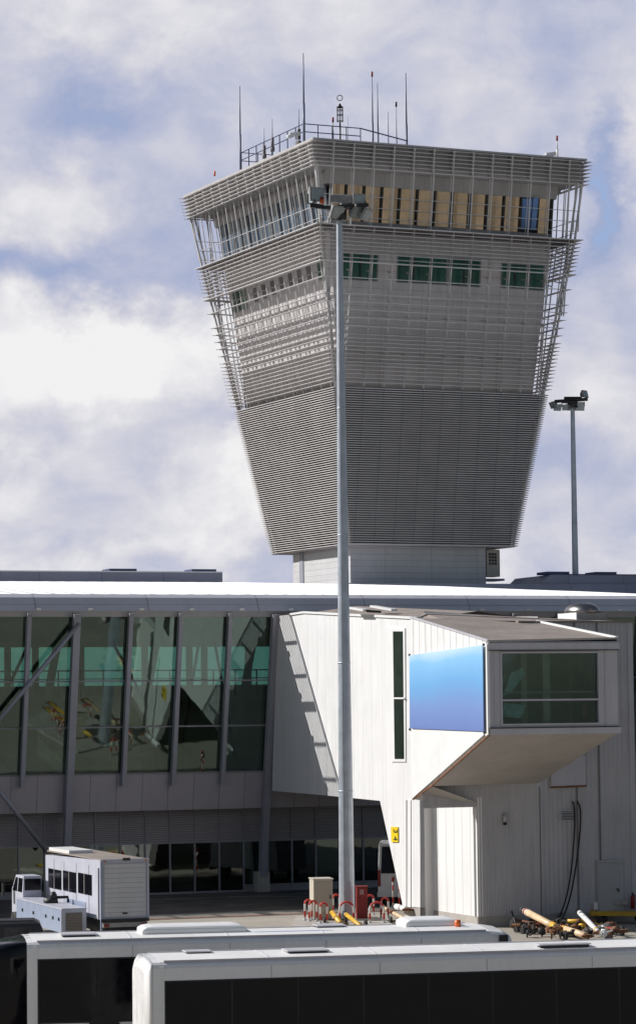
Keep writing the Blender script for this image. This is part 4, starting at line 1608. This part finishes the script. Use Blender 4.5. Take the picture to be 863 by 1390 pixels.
orgA = atd(46, 1276, 77.9)
busA, FA = bus(flat(orgA), R(10), 13.35, 'white apron bus with dark nose at left and white roof units, farther of the two', 1.35,
               [(3.05, 5.95, -2.25, -.95, .24), (10.5, 12.1, -2.6, -1.2, .24)], [(.85, 1.75, -1.5, -.8), (8.1, 8.85, -2.4, -1.7)],
               marks=[(5.7, 7.9, -1.2, -.85), (8.2, 8.9, -1.35, -1.1)])  # painted stripes first, then the raised hatch's blue shadow laid on as colour
MB().box(FA, 12.9, 13.15, -.30, .03, 2.62, 2.88).build('tail_box', M['black'], busA)
MB().tube([FA.p(11.95, -1.0, 3.04), FA.p(11.95, -1.0, 3.25)], .085, 10).build('beacon', M['orange'], busA)
farB = atd(600, 1279, 75.7)
aBb = R(12)
exB = V((math.cos(aBb), math.sin(aBb), 0))
eyB = V((math.sin(aBb), -math.cos(aBb), 0))
orgB = flat(farB) - exB * 7.9 + eyB * 2.75
busB, FB = bus(orgB, aBb, 13.9, 'nearest white apron bus with plain roof filling the bottom of the view at right', .35, [], [(.9, 1.5, -1.9, -1.4), (3.4, 4.4, -1.5, -.8), (9.9, 11.2, -.75, -.45)], Wd=2.75, nosemat='buswhite')
# a low roof hatch line
# ------------------------------------------------------------------ ambulift truck
tA = R(20)
te, tb = V((math.cos(tA), math.sin(tA), 0)), V((math.sin(tA), -math.cos(tA), 0))
to_ = flat(atd(137.3, 1246, 112.0))
TF = Fr(to_, te, tb)
truck = thing('catering_truck', 'white high-lift truck with box body, side windows and low cab, parked by the glazing', 'truck', TF.p(1, -4, 0))
BW = (hit(201.5, 1200, TF.o, tb) - TF.o).dot(te)
sdl = hit(62.2, 1160, TF.o, te)
BL = -(sdl - TF.o).dot(tb)
zt0 = hit(137.3, 1168, TF.o, tb).z
zt1 = sdl.z - .06
zb0 = hit(160, 1248, TF.o, tb).z
mb = MB()
mb.hexa([TF.p(0, 0, zb0), TF.p(BW, 0, zb0), TF.p(BW, -BL, zb0), TF.p(0, -BL, zb0), TF.p(0, 0, zt0), TF.p(BW, 0, zt0), TF.p(BW, -BL, zt1 + .05), TF.p(0, -BL, zt1 + .05)])
bx = mb.build('box_body', M['truck'], truck, bevel=.02)
MB().box(TF, .14, BW - .12, 0, .03, zb0 + .12, zt0 - .16).build('roller_door', M['slats'], truck)
MB().box(TF, -.02, .05, -.02, .05, .25, zt0 + .03).build('door_post', M['truckblue'], truck)
MB().box(TF, BW - .06, BW + .02, -.02, .05, zb0, zt0 + .03).build('door_post', M['truck'], truck)
MB().box(TF, -.02, BW + .02, -.02, .08, zt0 - .06, zt0 + .04).build('door_header', M['truck'], truck)
MB().box(TF, BW * .45, BW * .60, .06, .16, zt0 - .02, zt0 + .08).build('door_motor', M['black'], truck)
MB().box(TF, 0, BW, -.1, .10, zb0 - .10, zb0 + .02).build('tail_sill', M['black'], truck)
MB().box(TF, .1, BW - .05, -.2, .03, zb0 - .30, zb0 - .12).build('tail_bumper', M['cladding'], truck)
rf = MB().box(TF, .05, BW - .05, -BL + .05, -.1, zt0 - .02, zt0 + .03).build('roof_panel', M['roofbrown'], truck)
MB().box(TF, .1, 1.1, -BL + .2, -BL + 3.4, zt0 + .03, zt0 + .16).build('roof_duct', M['white'], truck)
for (x0, x1) in ((66.8, 83.8), (86.6, 104), (107, 125)):
    pa, pb = hit(x0, 1180, TF.o, te), hit(x1, 1180, TF.o, te)
    b0, b1 = (pa - TF.o).dot(tb), (pb - TF.o).dot(tb)
    z1_ = hit((x0 + x1) / 2, {66.8: 1180, 86.6: 1183, 107: 1186}[x0], TF.o, te).z
    z0_ = hit((x0 + x1) / 2, {66.8: 1206, 86.6: 1210, 107: 1213.5}[x0], TF.o, te).z
    wo = MB().prism([TF.p(-.03, b0, z0_), TF.p(-.03, b1, z0_), TF.p(-.03, b1, z1_), TF.p(-.03, b0, z1_)], te * .04).build('side_window', M['busglass'], truck, bevel=.02)
    bm_ = (b0 + b1) / 2
    MB().prism([TF.p(-.05, bm_ - .04, z0_), TF.p(-.05, bm_ + .04, z0_), TF.p(-.05, bm_ + .04, z1_), TF.p(-.05, bm_ - .04, z1_)], te * .03).build('window_bar', M['shade'], wo)
MB().prism([TF.p(-.02, -5.2, zb0 + .15), TF.p(-.02, -2.2, zb0 + .15), TF.p(-.02, -2.2, zb0 + .55), TF.p(-.02, -5.2, zb0 + .55)], te * .03).build('faded_patch', M['truckblue'], truck)
# low engine deck beside the box
dz1 = 1.45
de = hit(119, 1245, TF.o + tb * -.9, tb)
MB().box(TF, -1.32, -.35, -8.2, -.9, .55, dz1).build('engine_deck', M['truckblue'], truck, bevel=.03)
MB().box(TF, -1.34, -.33, -8.2, -.88, dz1, dz1 + .05).build('deck_top', M['truck'], truck)
MB().box(TF, -1.36, -.35, -.9, -.86, .5, dz1).build('deck_end', M['truck'], truck)
MB().box(TF, -1.18, -.52, -.86, -.83, .62, 1.33).build('radiator', M['grille'], truck)
lat = MB()
for b in (-7.2, -5.4, -3.4, -2.3, -1.4):
    lat.box(TF, -1.36, -1.31, b, b + .12, 1.0, 1.12)
lat.build('deck_latch', M['black'], truck)
pm = TF.p(-.8, -4.2, dz1 + .05)
mb = MB()
mb.tube([pm - te * .35, pm + te * .15 + Z * .1], .17, 10)
mb.ball(pm + Z * .28, .16)
mb.tube([pm + te * .1 + Z * .22, pm + te * .6 + Z * .22, pm + te * .62], .06, 8)
mb.tube([pm + Z * .3, pm + Z * .45], .1, 8)
mb.build('pump', M['black'], truck)
sd2 = MB()
for b in (-1.7, -3.6, -5.5, -7.1):
    sd2.box(TF, -.012, .0, b - .012, b + .012, zb0 + .05, zt1 - .05)
sd2.build('panel_seam', M['frame'], truck)
for (a, zz) in ((.1, zt0 - .07), (BW - .16, zt0 - .07)):
    MB().box(TF, a, a + .08, .08, .11, zz, zz + .05).build('marker_lamp', M['orange'], truck)
for a in (.12, BW - .3):
    MB().box(TF, a, a + .2, .03, .07, zb0 - .28, zb0 - .16).build('tail_light', M['red'], truck)
MB().box(TF, BW * .5 - .1, BW * .5 + .1, .03, .06, zb0 + .2, zb0 + .26).build('door_handle', M['black'], truck)
MB().box(TF, -.05, -.01, -.25, -.2, zb0, zt0 - .3).build('downpipe', M['frame'], truck)
# cab at the front left
cb0 = (hit(57, 1200, TF.p(0, -8.2, 0), tb) - TF.o).dot(te)
cb1 = (hit(31.5, 1200, TF.p(0, -8.2, 0), tb) - TF.o).dot(te)
zc1 = hit(45, 1189, TF.p(0, -8.2, 0), tb).z
zc0 = .6
mb = MB()
cF = Fr(TF.p(0, -8.2, 0), te, tb)
mb.loft([[cF.p(cb1, 0, zc0), cF.p(cb0, 0, zc0), cF.p(cb0, -1.9, zc0), cF.p(cb1, -1.9, zc0)], [cF.p(cb1, 0, 1.75), cF.p(cb0, 0, 1.75), cF.p(cb0, -1.9, 1.75), cF.p(cb1, -1.9, 1.75)],
         [cF.p(cb1 + .04, -.04, zc1), cF.p(cb0, -.04, zc1), cF.p(cb0, -1.35, zc1), cF.p(cb1 + .04, -1.35, zc1)]])
cabo = mb.build('cab', M['truck'], truck, bevel=.03)
MB().box(cF, cb1 + .08, cb0 - .03, -.04, .01, 1.78, zc1 - .12).build('rear_window', M['busglass'], cabo)
MB().prism([cF.p(cb1 - .012, -.12, 1.7), cF.p(cb1 - .012, -.85, 1.7), cF.p(cb1 + .02, -.80, zc1 - .1), cF.p(cb1 + .02, -.12, zc1 - .1)], te * .02).build('side_window', M['busglass'], cabo)
MB().prism([cF.p(cb1 - .012, -.98, 1.7), cF.p(cb1 - .012, -1.75, 1.7), cF.p(cb1 + .02, -1.3, zc1 - .1), cF.p(cb1 + .02, -.95, zc1 - .1)], te * .02).build('side_window', M['busglass'], cabo)
MB().box(cF, cb1 - .45, cb1 - .38, -1.9, -1.6, 1.5, 2.0).build('mirror', M['black'], cabo)
MB().bar(cF.p(cb1, -1.7, 1.95), cF.p(cb1 - .4, -1.75, 1.95), .04, .04).build('mirror_arm', M['black'], cabo)
for (a, b) in ((-1.2, -1.8), (-1.2, -7.4), (BW - .4, -1.2), (BW - .4, -6.8), (-1.2, -9.3)):
    MB().tube([TF.p(a, b, .42), TF.p(a + .3, b, .42)], .42, 18).build('wheel', M['rubber'], truck)
MB().box(TF, .2, BW - .2, -BL, -.2, .55, zb0 - .05).build('chassis', M['black'], truck)

# ------------------------------------------------------------------ dark van behind the bus, at left
vo = flat(atd(64, 1246, 98.5))
VF = Fr(vo, V((math.cos(.12), math.sin(.12), 0)), V((math.sin(.12), -math.cos(.12), 0)))
van = thing('dark_van', 'black van with dark windows cut off by the left edge behind the bus', 'van', VF.p(-2.4, -1, 0))
mb = MB()
mb.loft([[VF.p(-4.9, 0, .35), VF.p(.1, 0, .35), VF.p(.1, -1.9, .35), VF.p(-4.9, -1.9, .35)], [VF.p(-4.9, 0, 1.2), VF.p(.1, 0, 1.2), VF.p(.1, -1.9, 1.2), VF.p(-4.9, -1.9, 1.2)],
         [VF.p(-4.2, -.12, 1.95), VF.p(-.22, -.12, 1.95), VF.p(-.22, -1.78, 1.95), VF.p(-4.2, -1.78, 1.95)], [VF.p(-3.9, -.3, 2.06), VF.p(-.4, -.3, 2.06), VF.p(-.4, -1.6, 2.06), VF.p(-3.9, -1.6, 2.06)]])
mb.build('body', mat('van_dark_paint', (.035, .032, .035), .3, 0, .1, 1), van, bevel=.05)
for j in range(3):
    a0, a1 = -3.9 + j * 1.2, -2.85 + j * 1.2
    MB().prism([VF.p(a0, .0, 1.25), VF.p(a1, .0, 1.25), VF.p(a1 - .05, -.10, 1.85), VF.p(a0 + .05, -.10, 1.85)], VF.y * .02).build('side_window', mat('van_window', (.07, .055, .05), .15, 0, .5, 2), van)
for a in (-4.0, -.9):
    for b in (-.22, -1.9):
        MB().tube([VF.p(a, b, .34), VF.p(a, b + .24, .34)], .34, 16).build('wheel', M['rubber'], van)
MB().box(VF, -4.0, -.5, -.35, -.30, 2.06, 2.11).build('roof_bar', M['frame'], van)

# ------------------------------------------------------------------ white minibus under the gangway
wo_ = flat(atd(513, 1215, 133.5))
WF = Fr(wo_, V((math.cos(-.03), math.sin(-.03), 0)), V((math.sin(-.03), -math.cos(-.03), 0)))
wv = thing('white_minibus', 'white minibus seen from behind under the gangway beside the slanted leg', 'minibus', WF.p(1, -2.5, 0))
mb = MB()
mb.loft([[WF.p(0, 0, .55), WF.p(2.1, 0, .55), WF.p(2.1, -5.6, .55), WF.p(0, -5.6, .55)], [WF.p(0, 0, 1.6), WF.p(2.1, 0, 1.6), WF.p(2.1, -5.6, 1.6), WF.p(0, -5.6, 1.6)],
         [WF.p(.06, -.22, 2.85), WF.p(2.04, -.22, 2.85), WF.p(2.04, -5.2, 2.85), WF.p(.06, -5.2, 2.85)], [WF.p(.2, -.35, 2.98), WF.p(1.9, -.35, 2.98), WF.p(1.9, -5, 2.98), WF.p(.2, -5, 2.98)]])
mb.build('body', M['white'], wv, bevel=.04)
MB().prism([WF.p(.14, .01, 1.50), WF.p(1.96, .01, 1.50), WF.p(1.88, -.16, 2.72), WF.p(.20, -.16, 2.72)], WF.y * .02).build('rear_window', M['busglass'], wv)
MB().box(WF, -.01, .12, -.05, .03, .9, 1.65).build('tail_light', M['red'], wv)
MB().box(WF, 1.98, 2.11, -.05, .03, .9, 1.65).build('tail_light', M['red'], wv)
MB().box(WF, -.03, 2.13, -.1, .12, .42, .62).build('bumper', M['white'], wv)
for a in (.05, 1.8):
    for b in (-1.0, -4.6):
        MB().tube([WF.p(a, b, .36), WF.p(a + .25, b, .36)], .36, 16).build('wheel', M['rubber'], wv)

# ------------------------------------------------------------------ tow bars and scrap in the yard


def towbar(p, q, r, mt, label, rings_, group, hgt=(.3, .3), wheels=True):
    """tubular tow bar: tube, coloured end rings, hitch eye, small axle with wheels"""
    p, q = V(p), V(q)
    r = r * .82
    root = thing('tow_bar', label, 'tow bar', flat((p + q) / 2), group)
    P, Q = p + Z * hgt[0], q + Z * hgt[1]
    d = (Q - P).normalized()
    MB().tube([P, P.lerp(Q, .5), Q], r, 12).build('tube', M[mt], root)
    for (t, l_, c) in rings_:
        a = P.lerp(Q, t)
        MB().tube([a - d * l_ / 2, a + d * l_ / 2], r + .012, 12).build('painted_ring', M[c], root)
    hp = MB()
    hp.tube([P - d * .35, P], r * .35, 8, r * .8)
    hp.tube([P - d * .35 + V((math.cos(t) * .1, 0, math.sin(t) * .1)) for t in [i * math.pi / 5 for i in range(11)]], .025, 6)
    hp.build('hitch_eye', M['shade'], root)
    he = MB()
    sd_ = d.cross(Z).normalized()
    he.bar(Q, Q + d * .25, .3, .12)
    he.bar(Q + d * .2 - sd_ * .25, Q + d * .2 + sd_ * .25, .08, .08)
    he.build('coupling_head', M['rust'], root)
    if wheels:
        c_ = P.lerp(Q, .6)
        ax = MB()
        ax.bar(c_ - sd_ * .45 - Z * .15, c_ + sd_ * .45 - Z * .15, .05, .05)
        ax.bar(c_ - Z * .15, c_, .06, .06)
        ax.build('axle', M['black'], root)
        for s_ in (-1, 1):
            w_ = c_ + sd_ * (.45 * s_) - Z * .15
            w_.z = .19
            MB().tube([w_ - sd_ * .05, w_ + sd_ * .05], .19, 14).build('wheel', M['rubber'], root)
    return root


gp = 'tow bars lying in the yard'
g = ground
towbar(g(713, 1262), g(755, 1272), .17, 'cream', 'thick cream tow bar with red and white end leaning up at left of the heap', [(.04, .12, 'red'), (.09, .1, 'white'), (.93, .5, 'yellow')], gp, (.75, .38))
towbar(g(762, 1271), g(795, 1279), .16, 'cream', 'cream tow bar with red ring in front of the black strap', [(.05, .12, 'red'), (.12, .2, 'yellow')], gp, (.33, .25))
towbar(g(786, 1260), g(812, 1274), .13, 'white', 'white painted tow bar slanting down in the middle of the heap', [(.9, .2, 'yellow')], gp, (.65, .25))
towbar(g(744, 1268), g(768, 1250), .07, 'black', 'black bar propped up across the thick cream tow bar', [], gp, (.2, .55), False)
towbar(g(690, 1256), g(722, 1262), .06, 'rust', 'thin rusty bar lying left of the heap near the wall', [(.3, .2, 'red')], gp, (.28, .28))
towbar(g(690, 1254), g(700, 1262), .04, 'black', 'thin black rod sticking up at the left end of the heap', [], gp, (.95, .2), False)
towbar(g(770, 1262), g(800, 1262), .10, 'yellow', 'short dirty yellow bar behind the white tow bar', [(.5, .2, 'rust')], gp, (.35, .35))
towbar(g(853, 1246), g(885, 1252), .19, 'cream', 'pale cream tow bar resting on the yellow one at the right edge', [(.04, .15, 'yellow')], gp, (.85, .6), False)
towbar(g(812, 1268), g(842, 1272), .08, 'rust', 'rusty red bar lying at the right end of the heap', [(.6, .5, 'red'), (.2, .3, 'white')], gp, (.3, .25))
towbar(g(716, 1268), g(745, 1262), .07, 'rust', 'brown bar lying under the thick cream tow bar', [(.5, .3, 'orange')], gp, (.3, .3))
towbar(g(800, 1272), g(826, 1266), .06, 'white', 'thin white bar crossing in front of the heap', [], gp, (.3, .35))
gy = 'yellow tow bars by the mast'
towbar(g(443, 1249), g(463, 1262), .13, 'yellow', 'yellow tow bar with open black end sloping down beside the mast foot', [(.03, .08, 'black')], gy, (.62, .25))
towbar(g(470, 1256), g(490, 1264), .11, 'yellow', 'short yellow tow bar in front of the mast foot', [], gy, (.45, .2))
towbar(g(522, 1247), g(560, 1262), .09, 'cream', 'thin cream tow bar slanting behind the bus, right of the hoops', [(.3, .2, 'orange')], gy, (.45, .25))
towbar(g(538, 1243), g(552, 1247), .16, 'white', 'white wrapped roller lying by the foot of the slanted leg', [(.5, .2, 'cladding')], gy, (.4, .4), False)

# yellow low trailer by the door
ty = [g(805, 1253), g(880, 1254)]
tr = thing('yellow_trailer', 'long low yellow trailer frame parked below the grey door', 'trailer', flat((ty[0] + ty[1]) / 2))
P, Q = ty[0] + Z * .42, ty[1] + Z * .42
MB().bar(P, Q, .9, .16).build('frame', M['yellow'], tr, bevel=.03)
MB().tube([P + Z * .0 - (Q - P).normalized() * .25, P], .06, 8, .16).build('drawbar', M['yellow'], tr)
MB().bar(P + Z * .45 + V((.4, .3, 0)), P + Z * .42 + V((1.5, .35, 0)), .2, .2).build('roller', M['cladding'], tr)
for dx in (.12, .5, .9):
    MB().bar(P + V((dx, .3, .05)), P + V((dx, .3, .6)), .05, .05).build('stanchion', M['black'], tr)
MB().box(Fr(P + V((.02, -.1, .15)), V((1, 0, 0)), V((0, 1, 0))), 0, .16, 0, .2, 0, .3).build('white_box', M['white'], tr)
for t in (.15, .85):
    c_ = P.lerp(Q, t)
    for s_ in (-.35, .35):
        MB().tube([V((c_.x - .0, c_.y + s_, .22)), V((c_.x, c_.y + s_ + .1, .22))], .22, 14).build('wheel', M['rubber'], tr)

# loose pieces of scrap in the heap: individual small couplings
names = [('coupling', 'rust'), ('coupling', 'black'), ('coupling', 'orange')]
cols = {'rust': 'rusty', 'black': 'black', 'orange': 'orange', 'yellow': 'yellow', 'white': 'white'}
spots = [(725, 1266, 'rust', 'under the middle of the thick cream tow bar'), (735, 1272, 'black', 'in front of the lower end of the thick cream tow bar'),
         (742, 1259, 'rust', 'behind the lower end of the thick cream tow bar'), (751, 1262, 'rust', 'where the black bar crosses the thick cream one'),
         (758, 1266, 'black', 'just right of the propped black bar'), (765, 1257, 'black', 'at the foot of the hanging cables'),
         (775, 1269, 'rust', 'left of the white painted tow bar'), (783, 1266, 'yellow', 'under the upper end of the white tow bar'),
         (806, 1262, 'yellow', 'behind the white tow bar, towards the yellow trailer'), (715, 1273, 'black', 'at the front left corner of the heap'),
         (819, 1276, 'white', 'in front of the rusty red bar at right'), (830, 1274, 'rust', 'last piece of the heap at its right end'),
         (709, 1267, 'black', 'at the left end of the heap below the thin rod'), (797, 1258, 'rust', 'between the heap and the wall plinth, right of the cables'),
         (769, 1276, 'black', 'in front of the cream tow bar with red ring'), (730, 1259, 'black', 'behind the thick cream tow bar near the wall'),
         (748, 1275, 'rust', 'foremost piece in the middle of the heap'), (812, 1259, 'black', 'beside the wheel of the yellow trailer')]
for i, (x, y, c, where) in enumerate(spots):
    p = g(x, y)
    an_ = random.uniform(0, 3.1)
    d = V((math.cos(an_), math.sin(an_), random.uniform(-.1, .3)))
    s_ = d.cross(Z).normalized()
    mb = MB()
    ln = random.uniform(.3, .6)
    c_ = p + Z * random.uniform(.12, .34)
    mb.bar(c_ - d * ln * .5, c_ + d * ln * .5, .12, .10)
    mb.tube([c_ + d * ln * .5 - s_ * .12, c_ + d * ln * .5 + s_ * .12], .13, 10)
    mb.tube([c_ - d * ln * .5 + s_ * (math.cos(t) * .12) + Z * (math.sin(t) * .12) for t in [k_ * math.pi / 5 for k_ in range(11)]], .03, 6)
    mb.bar(c_, flat(c_), .06, .06)
    mb.bar(c_ - d * .2, c_ + s_ * .35 + Z * .1, .05, .05)
    o = mb.build('coupling', M[c])
    o['label'] = f'{cols[c]} coupling {where}'
    o['category'] = 'metal part'
    o['group'] = 'loose coupling parts in the heap of tow bars'

# hanging cables on the grey wall: two cables each a thing
for i, (pts_, lab) in enumerate(((((776, 1088), (779, 1092), (780, 1110), (778, 1150), (774, 1190), (769, 1215), (764, 1232), (757, 1250)), 'left of two thick black cables hanging down the grey corrugated wall'),
                                 (((783, 1088), (787, 1094), (788, 1112), (785, 1150), (779, 1190), (773, 1220), (767, 1238), (760, 1252)), 'right of two thick black cables hanging down the grey corrugated wall'))):
    P = []
    for k_, (x, y) in enumerate(pts_):
        off = .06 + .9 * (k_ / (len(pts_) - 1)) ** 3
        P.append(hit(x, y, GF.p(0, off, 0), nF))
    P[-1].z = max(P[-1].z, .06)
    fine_ = []
    for a, b in zip(P, P[1:]):
        for t in (0, .33, .66):
            fine_.append(a.lerp(b, t))
    fine_.append(P[-1])
    for _ in range(3):
        fine_ = [fine_[0]] + [(fine_[k_ - 1] + fine_[k_] * 2 + fine_[k_ + 1]) / 4 for k_ in range(1, len(fine_) - 1)] + [fine_[-1]]
    o = MB().tube(fine_, .035, 8).build('cable', M['rubber'])
    o['label'] = lab
    o['category'] = 'cable'
    o['group'] = 'cables hanging on the grey wall'
# thin pipe on the grey wall
MB().tube([GF.p(2.86, .06, .1), GF.p(2.86, .06, 5.8)], .02, 6).build('downpipe', M['shade'], gang)
# fire extinguisher at the right edge
fe = hit(858, 1222, GF.p(0, .25, 0), nF)
ex_ = thing('fire_extinguisher', 'small red fire extinguisher on the wall at the right edge beside the grey door', 'fire extinguisher', flat(fe))
MB().tube([fe - Z * .35, fe + Z * .1, fe + Z * .2], .09, 12).build('cylinder', M['red'], ex_)
MB().tube([fe + Z * .2, fe + Z * .32], .04, 8).build('valve', M['black'], ex_)
MB().tube([fe + Z * .28, fe + V((.14, -.02, .15)), fe + V((.13, -.03, -.2))], .02, 6).build('hose', M['black'], ex_)
